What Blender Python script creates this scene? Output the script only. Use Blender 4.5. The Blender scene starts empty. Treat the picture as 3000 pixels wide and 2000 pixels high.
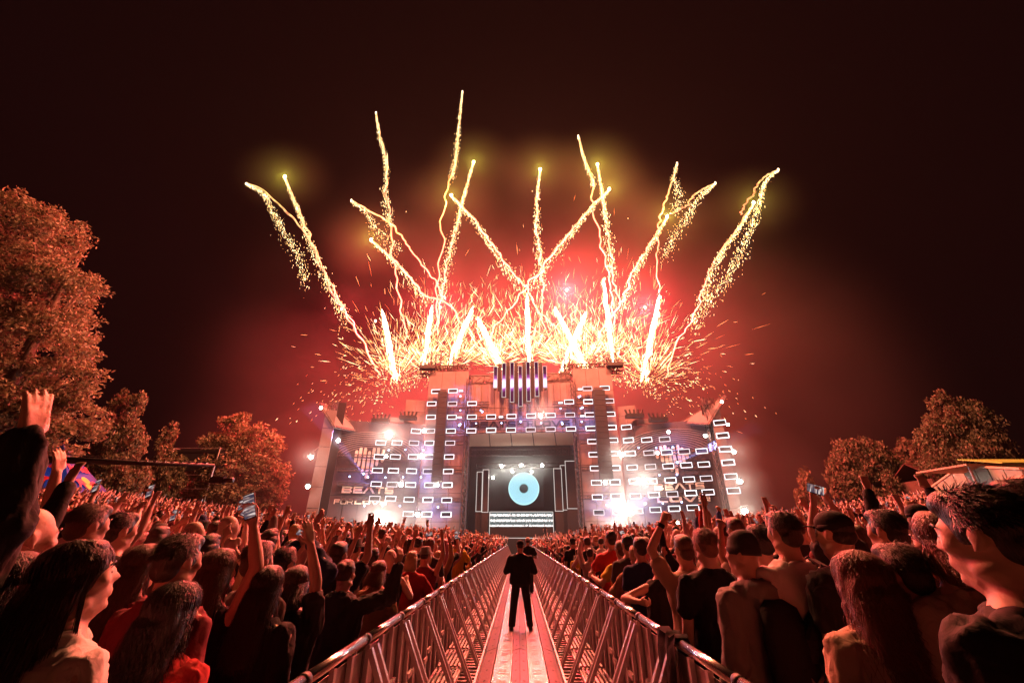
import bpy, math, random
import numpy as np
from mathutils import Vector, Matrix, Quaternion, noise

# ------------------------------------------------------------------ scene, camera, world
sc = bpy.context.scene
col = sc.collection
R_ = math.radians
FPX = 412.0                       # focal length in pixels of a 1024 wide frame
TILT, YAW = R_(25.4), R_(0.88)
EYE = Vector((0.0, 0.0, 1.93))
cam_d = bpy.data.cameras.new('camera')
cam = bpy.data.objects.new('camera', cam_d); col.objects.link(cam)
cam_d.sensor_width = 36.0; cam_d.lens = FPX / 1024 * 36
cam_d.clip_start = 0.05; cam_d.clip_end = 2000
cam.location = EYE; cam.rotation_euler = (math.pi/2 + TILT, 0, YAW)
sc.camera = cam
RC = (Matrix.Rotation(YAW, 3, 'Z') @ Matrix.Rotation(math.pi/2 + TILT, 3, 'X'))

world = bpy.data.worlds.new('World'); sc.world = world; world.use_nodes = True
bg = world.node_tree.nodes['Background']
bg.inputs[0].default_value = (0.012, 0.0032, 0.0036, 1); bg.inputs[1].default_value = 0.3

sc.view_settings.view_transform = 'Standard'; sc.view_settings.look = 'None'
sc.view_settings.gamma = 1.0; sc.view_settings.exposure = 0.0
cy = sc.cycles
cy.use_denoising = True
try: cy.denoiser = 'OPENIMAGEDENOISE'
except Exception: pass
cy.max_bounces = 5; cy.diffuse_bounces = 2; cy.glossy_bounces = 2; cy.transmission_bounces = 3
cy.volume_bounces = 0; cy.transparent_max_bounces = 8
cy.sample_clamp_indirect = 3.0; cy.sample_clamp_direct = 0.0
cy.caustics_reflective = False; cy.caustics_refractive = False

# ------------------------------------------------------------------ helpers
def ray(sx, sy):
    """direction of a point of the 3000x2000 photograph"""
    px, py = sx * 1024 / 3000, sy * 1024 / 3000
    return RC @ Vector(((px - 512) / FPX, (341.3 - py) / FPX, -1.0))
def at(sx, sy, Y):
    d = ray(sx, sy); return EYE + d * (Y / d.y)
def hit(sx, sy, p0, n):
    d = ray(sx, sy); return EYE + d * ((Vector(p0) - EYE).dot(n) / d.dot(n))
def c1(x, y): return (900 + x * .5527, 1000 + y * .5527)      # stage survey coordinates
def c6(x, y): return (650 + x / 1.3835, 200 + y / 1.3835)     # firework survey coordinates

def ground_z(x, y):
    a = max(0.0, abs(x) - 4.0)
    z = 0.115 * a * a / (a + 3.0)
    q = min(1, max(0, (abs(x) - 1.55)/1.6)); z = min(z, 5.5) + .33*q*q*(3 - 2*q)
    t = min(1, max(0, (y - 38) / 20)); t = t*t*(3-2*t)
    return z * (1 - .8 * t)

class MB:
    def __init__(s): s.v = []; s.f = []; s.m = []
    def add(s, vs, fs, mi=0):
        o = len(s.v); s.v += [tuple(p) for p in vs]
        s.f += [tuple(i + o for i in f) for f in fs]; s.m += [mi] * len(fs); return s
    def box(s, c, size, R=None, mi=0):
        hx, hy, hz = size[0]/2, size[1]/2, size[2]/2
        vs = [Vector((x, y, z)) for x in (-hx, hx) for y in (-hy, hy) for z in (-hz, hz)]
        if R is not None: vs = [R @ p for p in vs]
        c = Vector(c)
        return s.add([p + c for p in vs], [(0,1,3,2),(4,6,7,5),(0,4,5,1),(2,3,7,6),(0,2,6,4),(1,5,7,3)], mi)
    def bar(s, a, b, w, h, mi=0, up=(0,0,1)):
        a, b = Vector(a), Vector(b); d = b - a; L = d.length; d.normalize()
        u = Vector(up); x = d.cross(u)
        if x.length < 1e-4: x = d.cross(Vector((1, 0, 0)))
        x.normalize(); z = x.cross(d)
        return s.box((a + b)/2, (w, L, h), Matrix((x, d, z)).transposed(), mi)
    def tube(s, pts, rad, seg=8, mi=0, caps=True):
        pts = [Vector(p) for p in pts]; n = len(pts)
        if not hasattr(rad, '__len__'): rad = [rad] * n
        vs = []; fs = []; ref = None
        for i, p in enumerate(pts):
            d = (pts[min(i+1, n-1)] - pts[max(i-1, 0)])
            d = d.normalized() if d.length > 1e-9 else Vector((0, 0, 1))
            if ref is None:
                ref = Vector((1, 0, 0)) if abs(d.x) < .8 else Vector((0, 1, 0))
            x = ref - d * ref.dot(d)
            if x.length < 1e-6: x = Vector((0, 1, 0)) - d * d.y
            x.normalize(); ref = x; y = d.cross(x)
            for k in range(seg):
                a = 2 * math.pi * k / seg
                vs.append(p + (x * math.cos(a) + y * math.sin(a)) * rad[i])
        for i in range(n - 1):
            for k in range(seg):
                k2 = (k + 1) % seg
                fs.append((i*seg+k, i*seg+k2, (i+1)*seg+k2, (i+1)*seg+k))
        if caps:
            fs.append(tuple(reversed(range(seg)))); fs.append(tuple(range((n-1)*seg, n*seg)))
        return s.add(vs, fs, mi)
    def cap_limb(s, a, b, r0, r1, seg=12, mi=0):
        a, b = Vector(a), Vector(b); d = (b - a); L = d.length; d.normalize()
        pts = []; rr = []
        for t in (-1, -.8, -.4): pts.append(a + d*r0*t*.98); rr.append(max(.02*r0, r0*math.sqrt(max(0, 1 - t*t))))
        for t in (0, .5, 1): pts.append(a + d*L*t); rr.append(r0 + (r1-r0)*t)
        for t in (.4, .8, 1): pts.append(b + d*r1*t*.98); rr.append(max(.02*r1, r1*math.sqrt(max(0, 1 - t*t))))
        return s.tube(pts, rr, seg, mi)
    def ell(s, c, rad, seg=12, rings=8, R=None, mi=0):
        c = Vector(c); vs = []; fs = []
        for i in range(1, rings):
            th = math.pi * i / rings
            for k in range(seg):
                a = 2*math.pi*k/seg
                vs.append(Vector((rad[0]*math.sin(th)*math.cos(a), rad[1]*math.sin(th)*math.sin(a), rad[2]*math.cos(th))))
        vs.append(Vector((0, 0, rad[2]))); vs.append(Vector((0, 0, -rad[2])))
        if R is not None: vs = [R @ p for p in vs]
        T, B = (rings-1)*seg, (rings-1)*seg + 1
        for i in range(rings - 2):
            for k in range(seg):
                k2 = (k+1) % seg
                fs.append((i*seg+k, (i+1)*seg+k, (i+1)*seg+k2, i*seg+k2))
        for k in range(seg):
            k2 = (k+1) % seg
            fs.append((T, k, k2)); fs.append((B, (rings-2)*seg+k2, (rings-2)*seg+k))
        return s.add([p + c for p in vs], fs, mi)
    def loft(s, secs, seg=16, mi=0):
        """secs: (x, y, z, rx, ry) horizontal ellipses, bottom to top"""
        vs = []; fs = []
        for (x, y, z, rx, ry) in secs:
            for k in range(seg):
                a = 2*math.pi*k/seg; vs.append((x + rx*math.cos(a), y + ry*math.sin(a), z))
        for i in range(len(secs)-1):
            for k in range(seg):
                k2 = (k+1) % seg
                fs.append((i*seg+k, i*seg+k2, (i+1)*seg+k2, (i+1)*seg+k))
        fs.append(tuple(reversed(range(seg)))); fs.append(tuple(range((len(secs)-1)*seg, len(secs)*seg)))
        return s.add(vs, fs, mi)
    def prism(s, poly, dvec, mi=0):
        n = len(poly); d = Vector(dvec); poly = [Vector(p) for p in poly]
        vs = poly + [p + d for p in poly]
        fs = [tuple(range(n)), tuple(reversed(range(n, 2*n)))]
        for i in range(n):
            j = (i+1) % n; fs.append((i, i+n, j+n, j))
        return s.add(vs, fs, mi)
    def mesh(s, name, mats=None, smooth=False):
        me = bpy.data.meshes.new(name); me.from_pydata(s.v, [], s.f); me.update()
        if mats:
            for m in (mats if isinstance(mats, (list, tuple)) else [mats]): me.materials.append(m)
            if isinstance(mats, (list, tuple)) and len(mats) > 1: me.polygons.foreach_set('material_index', s.m)
        if smooth: me.polygons.foreach_set('use_smooth', [True]*len(me.polygons))
        return me
    def build(s, name, mats=None, parent=None, smooth=False, loc=None):
        return link(name, s.mesh(name, mats, smooth), parent, loc)

def link(name, me, parent=None, loc=None):
    o = bpy.data.objects.new(name, me); col.objects.link(o)
    if parent is not None: o.parent = parent
    if loc is not None: o.location = loc
    return o
def tag(o, label=None, cat=None, group=None, kind=None):
    if label: o['label'] = label
    if cat: o['category'] = cat
    if group: o['group'] = group
    if kind: o['kind'] = kind
    return o
def empty(name, loc=(0,0,0), rz=0.0):
    o = bpy.data.objects.new(name, None); col.objects.link(o); o.location = loc
    o.rotation_euler = (0, 0, rz); o.empty_display_size = .3
    return o
def frame_to(o, loc, R):
    o.matrix_world = Matrix.Translation(loc) @ R.to_4x4()

# ------------------------------------------------------------------ materials
def nt(name):
    m = bpy.data.materials.new(name); m.use_nodes = True
    return m, m.node_tree, m.node_tree.nodes['Principled BSDF']
def N(t, typ, **kw):
    n = t.nodes.new(typ)
    for k, v in kw.items(): setattr(n, k, v)
    return n
def mat(name, c, rough=.6, metal=0.0, var=.25, scale=6.0, bump=0.0, bscale=None, spec=None):
    """base colour mottled by noise, optional fine relief"""
    m, t, b = nt(name)
    tc = N(t, 'ShaderNodeTexCoord'); nz = N(t, 'ShaderNodeTexNoise')
    nz.inputs['Scale'].default_value = scale; nz.inputs['Detail'].default_value = 5
    t.links.new(tc.outputs['Object'], nz.inputs['Vector'])
    mx = N(t, 'ShaderNodeMix', data_type='RGBA')
    mx.inputs[6].default_value = (*[x*(1-var) for x in c], 1); mx.inputs[7].default_value = (*[min(1, x*(1+var)) for x in c], 1)
    t.links.new(nz.outputs['Fac'], mx.inputs[0]); t.links.new(mx.outputs[2], b.inputs['Base Color'])
    b.inputs['Roughness'].default_value = rough; b.inputs['Metallic'].default_value = metal
    if spec is not None: b.inputs['Specular IOR Level'].default_value = spec
    if bump:
        n2 = N(t, 'ShaderNodeTexNoise'); n2.inputs['Scale'].default_value = bscale or scale*4
        n2.inputs['Detail'].default_value = 4
        t.links.new(tc.outputs['Object'], n2.inputs['Vector'])
        bp = N(t, 'ShaderNodeBump'); bp.inputs['Strength'].default_value = bump; bp.inputs['Distance'].default_value = .02
        t.links.new(n2.outputs['Fac'], bp.inputs['Height']); t.links.new(bp.outputs['Normal'], b.inputs['Normal'])
    return m
def glow(name, c, strength, sampled=False):
    m = bpy.data.materials.new(name); m.use_nodes = True; t = m.node_tree; t.nodes.clear()
    e = N(t, 'ShaderNodeEmission'); o = N(t, 'ShaderNodeOutputMaterial')
    e.inputs[0].default_value = (*c, 1); e.inputs[1].default_value = strength
    t.links.new(e.outputs[0], o.inputs[0])
    if not sampled: m.cycles.emission_sampling = 'NONE'
    return m
def objcol(name, rough=.8, scale=20, var=.3, bump=.25, bscale=60, sheen=0.0, spec=.3):
    """colour carried by the object itself, mottled"""
    m, t, b = nt(name)
    oi = N(t, 'ShaderNodeObjectInfo'); tc = N(t, 'ShaderNodeTexCoord')
    nz = N(t, 'ShaderNodeTexNoise'); nz.inputs['Scale'].default_value = scale; nz.inputs['Detail'].default_value = 4
    t.links.new(tc.outputs['Object'], nz.inputs['Vector'])
    mr = N(t, 'ShaderNodeMapRange'); mr.inputs[3].default_value = 1-var; mr.inputs[4].default_value = 1+var
    t.links.new(nz.outputs['Fac'], mr.inputs[0])
    vm = N(t, 'ShaderNodeVectorMath', operation='SCALE')
    t.links.new(oi.outputs['Color'], vm.inputs[0]); t.links.new(mr.outputs[0], vm.inputs['Scale'])
    t.links.new(vm.outputs[0], b.inputs['Base Color'])
    b.inputs['Roughness'].default_value = rough; b.inputs['Specular IOR Level'].default_value = spec
    if sheen: b.inputs['Sheen Weight'].default_value = sheen
    n2 = N(t, 'ShaderNodeTexNoise'); n2.inputs['Scale'].default_value = bscale; n2.inputs['Detail'].default_value = 3
    t.links.new(tc.outputs['Object'], n2.inputs['Vector'])
    bp = N(t, 'ShaderNodeBump'); bp.inputs['Strength'].default_value = bump; bp.inputs['Distance'].default_value = .01
    t.links.new(n2.outputs['Fac'], bp.inputs['Height']); t.links.new(bp.outputs['Normal'], b.inputs['Normal'])
    return m
M = {}
M['ground'] = mat('trampled_grass', (.07, .06, .04), .95, 0, .5, 1.5, .6, 8)
M['alu'] = mat('worn_aluminium', (.52, .48, .47), .42, .65, .25, 14, .15, 60)
M['rail'] = mat('polished_rail', (.62, .58, .55), .22, 1.0, .15, 9, .05, 40)
M['panel'] = mat('barrier_sheet', (.30, .27, .26), .5, .6, .35, 7, .2, 90)
M['steel'] = mat('dark_steel', (.06, .055, .055), .5, .7, .3, 9)
M['black'] = mat('black_paint', (.012, .012, .013), .6, 0, .3, 8)
M['rubber'] = mat('rubber', (.02, .02, .02), .85, 0, .3, 12)
M['ramp'] = mat('ramp_beam', (.17, .12, .12), .36, .4, .3, 8, .25, 30)
M['tread'] = mat('tread_plate', (.74, .68, .68), .25, .7, .25, 5, .45, 55)
M['fabric'] = mat('stage_fabric', (.22, .155, .15), .85, 0, .3, .7, .35, 2.5)
M['fabric2'] = mat('stage_scrim_dark', (.085, .055, .065), .85, 0, .45, .5, .3, 2.5)
M['truss'] = mat('truss', (.10, .08, .08), .5, .7, .2, 5)
M['soffit'] = mat('soffit_cloth', (.62, .50, .40), .8, 0, .1, .6)
M['print_dark'] = mat('print_dark', (.018, .011, .014), .8, 0, .2, 3)
M['print_peach'] = mat('print_peach', (.80, .60, .50), .8, 0, .15, 2)
M['print_bar'] = mat('print_bar', (.42, .30, .27), .8, 0, .15, 2)
M['led_b'] = glow('led_white_soft', (1, .90, .95), 1.25); M['led_c'] = glow('led_white_bright', (1, .95, 1), 2.8)
M['led'] = glow('led_white', (1, .93, .98), 1.9)
M['led_dim'] = glow('led_outline', (1, .93, .86), .75)
M['lens_white'] = glow('lens_white', (1, .93, .80), 60)
M['lens_blue'] = glow('lens_blue', (.42, .55, 1), 7)
M['bark'] = mat('bark', (.10, .075, .05), .9, 0, .4, 5, .6, 20)
M['skin'] = objcol('skin', .5, 12, .12, .12, 90, 0, .4)
M['cloth'] = objcol('cloth', .85, 7, .25, .7, 16, .0, .25)
for n_ in [n for n in M['cloth'].node_tree.nodes if n.type == 'TEX_NOISE' and n.inputs['Scale'].default_value == 16]:
    n_.inputs['Detail'].default_value = 6; n_.inputs['Distortion'].default_value = 1.2
M['hair'] = objcol('hair', .42, 1, .6, .8, 1, 0, .5)
for n_ in [n for n in M['hair'].node_tree.nodes if n.type == 'TEX_NOISE']:
    tt = M['hair'].node_tree; mpn = tt.nodes.new('ShaderNodeMapping'); mpn.inputs['Scale'].default_value = (230, 230, 14)
    tt.links.new(n_.inputs['Vector'].links[0].from_socket, mpn.inputs[0]); tt.links.new(mpn.outputs[0], n_.inputs['Vector'])
M['plastic'] = objcol('plastic', .4, 9, .1, .05, 40, 0, .5)
# ------------------------------------------------------------------ ground and air
def wchild(o, parent):
    """keep world coordinates under an unrotated parent"""
    o.parent = parent; o.matrix_parent_inverse = Matrix.Translation(-Vector(parent.location)); return o

gx = np.concatenate([-np.geomspace(700, 45, 16), np.linspace(-42, 42, 211), np.geomspace(45, 700, 16)])
gy = np.concatenate([-np.geomspace(120, 22, 8), np.linspace(-20, 100, 90), np.geomspace(105, 900, 16)])
mb = MB(); nx = len(gx)
for y in gy:
    for x in gx:
        mb.v.append((x, y, ground_z(x, y) + (0 if abs(x) < 2 else .03*noise.noise((x*.5, y*.5, 3.1)))))
for j in range(len(gy)-1):
    for i in range(nx-1):
        mb.f.append((j*nx+i, j*nx+i+1, (j+1)*nx+i+1, (j+1)*nx+i))
mb.m = [0]*len(mb.f)
tag(mb.build('ground', M['ground'], smooth=True), kind='structure')

hz = MB().box((0, 140, 69), (1500, 600, 144)).build('haze'); tag(hz, kind='stuff')
hm = bpy.data.materials.new('haze'); hm.use_nodes = True; t = hm.node_tree; t.nodes.clear()
pv = N(t, 'ShaderNodeVolumePrincipled'); oo = N(t, 'ShaderNodeOutputMaterial')
pv.inputs['Color'].default_value = (.95, .93, .93, 1); pv.inputs['Density'].default_value = .00004
pv.inputs['Anisotropy'].default_value = .2
t.links.new(pv.outputs[0], oo.inputs['Volume']); hz.data.materials.append(hm)

# bank of firework smoke hanging over the stage
smk = MB().ell((0, 0, 0), (92, 27, 74), 24, 16).build('smoke', loc=(4, 84, 30)); tag(smk, kind='stuff')
sm_ = bpy.data.materials.new('smoke'); sm_.use_nodes = True; t = sm_.node_tree; t.nodes.clear()
pv = N(t, 'ShaderNodeVolumePrincipled'); oo = N(t, 'ShaderNodeOutputMaterial'); tc = N(t, 'ShaderNodeTexCoord')
mp = N(t, 'ShaderNodeMapping'); mp.inputs['Scale'].default_value = (1/92, 1/27, 1/74); t.links.new(tc.outputs['Object'], mp.inputs[0])
ln = N(t, 'ShaderNodeVectorMath', operation='LENGTH'); t.links.new(mp.outputs[0], ln.inputs[0])
mr = N(t, 'ShaderNodeMapRange', interpolation_type='SMOOTHSTEP'); mr.inputs[1].default_value = 1.0; mr.inputs[2].default_value = .15; t.links.new(ln.outputs['Value'], mr.inputs[0])
nz = N(t, 'ShaderNodeTexNoise'); nz.inputs['Scale'].default_value = .020; nz.inputs['Detail'].default_value = 4; t.links.new(tc.outputs['Object'], nz.inputs['Vector'])
m2 = N(t, 'ShaderNodeMapRange'); m2.inputs[1].default_value = .38; m2.inputs[2].default_value = .64; m2.inputs[3].default_value = .08; m2.inputs[4].default_value = 2.1; t.links.new(nz.outputs['Fac'], m2.inputs[0])
ml = N(t, 'ShaderNodeMath', operation='MULTIPLY'); t.links.new(mr.outputs[0], ml.inputs[0]); t.links.new(m2.outputs[0], ml.inputs[1])
m3 = N(t, 'ShaderNodeMath', operation='MULTIPLY'); m3.inputs[1].default_value = .0054; t.links.new(ml.outputs[0], m3.inputs[0])
t.links.new(m3.outputs[0], pv.inputs['Density']); pv.inputs['Color'].default_value = (.95, .92, .92, 1); pv.inputs['Anisotropy'].default_value = .1
t.links.new(pv.outputs[0], oo.inputs['Volume']); smk.data.materials.append(sm_)

fog = MB().ell((0, 0, 0), (40, 5.5, 15), 32, 16).build('stage_fog', loc=(0, 55.5, 9)); tag(fog, kind='stuff')
fm = bpy.data.materials.new('stage_fog'); fm.use_nodes = True; t = fm.node_tree; t.nodes.clear()
pv = N(t, 'ShaderNodeVolumePrincipled'); oo = N(t, 'ShaderNodeOutputMaterial'); pv.inputs['Color'].default_value = (.95, .93, .93, 1); pv.inputs['Density'].default_value = .0026; pv.inputs['Anisotropy'].default_value = .3
t.links.new(pv.outputs[0], oo.inputs['Volume']); fog.data.materials.append(fm)

# ------------------------------------------------------------------ walkway between the barriers
PITCH = 1.05
walk = MB().box((0, 26, .012), (1.30, 52, .024)).build('walkway', M['steel']); tag(walk, kind='structure')
def emboss(mbx, x, y, z, s):
    for k in range(3): mbx.box((x, y + (k-1)*.075*s, z), (.13*s, .022*s, .006))
    mbx.box((x - .065*s, y, z), (.02*s, .17*s, .006))
def beam(x0, x1, z0, z1, L):
    """closed bar between x0 and x1 with tops z0, z1, and bolt holes"""
    b = MB(); g = .006
    b.prism([(x0, g, .02), (x1, g, .02), (x1, g, z1), (x0, g, z0)], (0, L - 2*g, 0), 0)
    xm, zm = (x0+x1)/2, (z0+z1)/2; sl = (z1-z0)/(x1-x0)
    for k in range(2):
        yy = L*(.25 + .5*k); n = 8
        b.add([(xm + .017*math.cos(2*math.pi*q/n), yy + .026*math.sin(2*math.pi*q/n),
                zm + .004 + sl*.017*math.cos(2*math.pi*q/n)) for q in range(n)], [tuple(range(n))], 1)
    return b
def tread_mesh(L, s):
    b = MB(); b.box((s*.27, L/2, .04), (.275, L-.012, .04))
    for k in range(2): emboss(b, s*.27, L*(.25 + .5*k), .062, 1.0)
    for xx in (.146, .394): b.box((s*xx, L/2, .064), (.012, L-.012, .012))
    for q in range(12): b.box((s*.27, L*(q+.5)/12, .0605), (.22, .012, .003))
    return b
TM = [tread_mesh(PITCH, s).mesh('tread_plate', M['tread']) for s in (-1, 1)]
BM = [beam(-.122, -.004, .062, .092, PITCH).mesh('centre_beam', [M['ramp'], M['rubber']]),
      beam(.004, .122, .092, .062, PITCH).mesh('centre_beam', [M['ramp'], M['rubber']])]
SM = [beam(-.60, -.418, .045, .105, PITCH).mesh('side_beam', [M['ramp'], M['rubber']]),
      beam(.418, .60, .105, .045, PITCH).mesh('side_beam', [M['ramp'], M['rubber']])]
for i in range(46):
    y = .8 + i*PITCH
    for mset, nm in ((TM, 'tread_plate'), (BM, 'centre_beam'), (SM, 'side_beam')):
        for me in mset:
            o = link(nm, me, walk, (0, y, .006 + .004*random.Random(i*7).random()))

# ------------------------------------------------------------------ crowd barriers
def barrier_parts(s):
    P = []
    X = 1.22
    def part(nm, b, m, sm=False): P.append((nm, b.mesh(nm, m, sm)))
    L = PITCH
    b = MB(); b.tube([(s*X, .012, 1.2), (s*X, L-.012, 1.2)], .034, 14); part('top_rail', b, M['rail'], True)
    b = MB(); b.tube([(s*X, -.03, 1.2), (s*X, .03, 1.2)], .039, 14); part('rail_collar', b, M['steel'], True)
    b = MB(); b.box((s*(X+.012), L/2, .60), (.006, L-.03, 1.06)); part('sheet_panel', b, M['panel'])
    for yy in (.05, .40, .72):
        b = MB(); b.box((s*(X-.012), yy, .585), (.035, .045, 1.15)); part('post', b, M['alu'])
    for yy in (.33, .52, .83):
        b = MB(); b.box((s*(X-.03), yy, .42 + yy*.35), (.025, .18, .05)); part('cross_piece', b, M['alu'])
    for yy in (.02, .17):
        b = MB(); b.bar((s*.665, yy, .05), (s*(X-.035), yy, 1.135), .042, .042, up=(0, 1, 0)); part('brace', b, M['alu'])
    b = MB(); b.box((s*.825, L/2 + .01, .275), (.022, L-.02, .05)); part('step_edge', b, M['alu'])
    for k in range(6):
        b = MB(); b.box((s*(.86 + k*.058), L/2 + .03, .285), (.03, L-.16, .022)); part('step_slat', b, M['alu'])
    for yy in (.10, .93):
        b = MB(); b.box((s*1.005, yy, .262), (.36, .035, .02)); part('step_bearer', b, M['alu'])
    for k in range(6):
        b = MB(); b.box((s*.93, .09 + k*.17, .032), (.54, .05, .028)); part('floor_rung', b, M['alu'])
    b = MB(); b.box((s*.645, L/2, .05), (.03, L-.02, .075)); part('base_edge', b, M['alu'])
    return P
for s, side in ((-1, 'lefthand'), (1, 'righthand')):
    parts = barrier_parts(s)
    for i in range(46):
        y = .8 + i*PITCH
        r = empty('crowd_barrier', (0, y, 0))
        tag(r, 'braced metal crowd barrier section with step in the %s row as one faces the stage' % side, 'barrier',
            '%s crowd barrier row' % side)
        made = {}
        for nm, me in parts:
            if y > 22 and nm in ('cross_piece', 'floor_rung'): continue
            o = link(nm, me, made.get({'rail_collar': 'top_rail', 'step_slat': 'step_edge', 'step_bearer': 'step_edge'}.get(nm), r)); made[nm] = o

# ------------------------------------------------------------------ the stage
YS = 60.0
def plane(p0, dydx):                      # vertical plane Y = p0.y + dydx*(X-p0.x)
    n = Vector((-dydx, 1, 0)).normalized(); x = Vector((1, dydx, 0)).normalized()
    return (Vector(p0), n, x)
def ph(pl, x, y, off=0.0):                # point of the plane (moved off metres towards the camera) at stage coordinates
    sx, sy = c1(x, y); return hit(sx, sy, pl[0] - pl[1]*off, pl[1])
def pR(pl): return Matrix((pl[2], pl[1], Vector((0, 0, 1)))).transposed()
S0 = plane((0, YS, 0), -.06)
hl = ph(S0, 600, 700); hr = ph(S0, 1655, 700)
SL = plane(hl + Vector((0, 0, 0)), .26); SR = plane(hr, -.40)
BACK = plane((0, YS + 7.5, 0), -.06)

stage = empty('festival_stage', (0, YS + 3, 0))
tag(stage, 'huge open-air festival stage of scaffolding clad in printed cloth with dark portal', 'stage')
def sp(nm, b, m, sm=False): return wchild(b.build(nm, m, smooth=sm), stage)
def slab(nm, pl, x0, x1, z0, z1, m, off=0.0, th=.12, ref=700):
    """upright panel between stage coordinates x0, x1"""
    a = ph(pl, x0, ref, off); b_ = ph(pl, x1, ref, off)
    a.z = b_.z = 0
    b = MB(); n = pl[1]
    b.prism([a + Vector((0,0,z0)), b_ + Vector((0,0,z0)), b_ + Vector((0,0,z1)), a + Vector((0,0,z1))], n*th)
    return sp(nm, b, m)
def zof(pl, x, y, off=0.0): return ph(pl, x, y, off).z
rs = random.Random(5)
def clad(pl, x0, x1, z0, z1, cols_, rows, m, off=0.0):
    for i in range(cols_):
        for j in range(rows):
            xa = x0 + (x1-x0)*i/cols_ + .9; xb = x0 + (x1-x0)*(i+1)/cols_ - .9
            za = z0 + (z1-z0)*j/rows + .03; zb = z0 + (z1-z0)*(j+1)/rows - .03
            slab('cladding_panel', pl, xa, xb, za, zb, m, off + rs.uniform(0, .05))
# portal columns and header
zt = zof(S0, 715, 160); zh0 = zof(S0, 1140, 482); zh1 = zof(S0, 1140, 225)
clad(S0, 600, 832, .2, zt, 3, 7, M['fabric']); clad(S0, 1442, 1672, .2, zof(S0, 1560, 140), 3, 7, M['fabric'])
clad(S0, 834, 1440, zh0, zh1, 16, 2, M['fabric'], .05)
clad(S0, 845, 1425, zh1 + .1, zof(S0, 1140, 155), 9, 1, M['fabric'], -1.2)
# backing scaffold behind the cladding
for x0, x1, z1 in ((602, 830, zt - .3), (1444, 1670, zt - .3)): slab('backing', S0, x0, x1, 0, z1, M['black'], -.3, 1.2)
slab('backing', S0, 836, 1438, zh0 + .2, zh1 - .2, M['black'], -.3, .8)
# wings
zwl = zof(SL, 360, 425); zwr = zof(SR, 1900, 430)
clad(SL, 140, 597, .2, zwl, 6, 5, M['fabric2']); clad(SR, 1680, 2165, .2, zwr, 6, 5, M['fabric2'])
slab('backing', SL, 142, 597, 0, zwl - .3, M['black'], -.3, 1.0); slab('backing', SR, 1682, 2160, 0, zwr - .3, M['black'], -.3, 1.0)
clad(SL, 330, 480, zwl + .1, zof(SL, 400, 395), 2, 1, M['fabric'], -.2); clad(SL, 480, 598, zwl + .1, zof(SL, 530, 300), 2, 2, M['fabric'], -.6)
clad(SR, 1683, 1785, zwr + .1, zof(SR, 1730, 330), 2, 2, M['fabric'], -.6); clad(SR, 1785, 1960, zwr + .1, zof(SR, 1860, 400), 2, 1, M['fabric'], -.2)
# dark side gauze strips and outer towers
TL = plane(ph(SL, 90, 700, 2.2), .26); TR = plane(ph(SR, 2200, 700, 2.2), -.40)
slab('gauze_strip', SL, 92, 142, .2, zof(SL, 110, 330), M['print_dark'], 1.2); slab('gauze_strip', SR, 2158, 2208, .2, zof(SR, 2190, 340), M['print_dark'], 1.2)
clad(TL, 32, 96, .2, zof(TL, 80, 360), 1, 7, M['fabric']); clad(TR, 2203, 2262, .2, zof(TR, 2220, 350), 1, 7, M['fabric'])
def lattice(nm, a, b_, w, n, r=.05, m='truss'):
    """square box truss from a to b"""
    a, b_ = Vector(a), Vector(b_); d = (b_-a).normalized(); u = Vector((0,0,1)) if abs(d.z) < .9 else Vector((1,0,0))
    x = d.cross(u).normalized()*w/2; y = d.cross(x).normalized()*w/2; b = MB()
    cs = [x+y, x-y, -x-y, -x+y]
    for c in cs: b.tube([a+c, b_+c], r, 5)
    for k in range(n):
        p, q = a + (b_-a)*k/n, a + (b_-a)*(k+1)/n
        for c in range(4): b.tube([p+cs[c], q+cs[(c+1) % 4]], r*.6, 4); b.tube([p+cs[c], p+cs[(c+1) % 4]], r*.5, 4)
    return sp(nm, b, M[m])
for pl, xa, xb, yt in ((TL, 62, 40, 300), (TR, 2205, 2240, 280)):
    for x in (xa, xb):
        p = ph(pl, x, 700, .2); zt2 = zof(pl, x, yt)
        lattice('tower_mast', (p.x, p.y+.9, 0), (p.x, p.y+.9, zt2), .55, 22)
# sloping canopies on the towers
for pl, pts in ((TL, [(62, 330), (140, 345), (250, 455), (140, 450)]), (TR, [(2220, 290), (2120, 345), (2030, 400), (2130, 440)])):
    q = [ph(pl, *p, .1) for p in pts]; q[2] = q[2] + Vector((0, 3, 0)); q[1] = q[1] + Vector((0, 2.0, 0))
    b = MB(); b.prism(q, (0, .1, .08)); sp('tower_canopy', b, M['fabric'])
    for k in range(4): lattice('canopy_truss', q[k], q[(k+1) % 4], .3, 6, .035)
# horizontal trusses behind the light frames
for pl, xa, xb, y in ((S0, 740, 1535, 403), (S0, 740, 1535, 474), (S0, 640, 965, 331), (S0, 1300, 1620, 323),
                      (S0, 600, 830, 540), (S0, 600, 830, 690), (S0, 600, 830, 840), (S0, 1450, 1660, 530), (S0, 1450, 1660, 672), (S0, 1450, 1660, 824),
                      (SL, 160, 597, 611), (SL, 160, 597, 686), (SL, 160, 597, 760), (SL, 180, 597, 835), (SR, 1685, 2140, 590), (SR, 1685, 2140, 662), (SR, 1685, 2140, 738), (SR, 1685, 2140, 812)):
    a, b_ = ph(pl, xa, y, .45), ph(pl, xb, y, .45); z = (a.z + b_.z)/2; a.z = b_.z = z
    lattice('cross_truss', a, b_, .42, max(4, int((b_-a).length/.8)), .04)
for x in (836, 1438):
    a = ph(S0, x, 700, .35); lattice('portal_truss', (a.x, a.y, 0), (a.x, a.y, zof(S0, x, 205)), .7, 30, .06)
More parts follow.
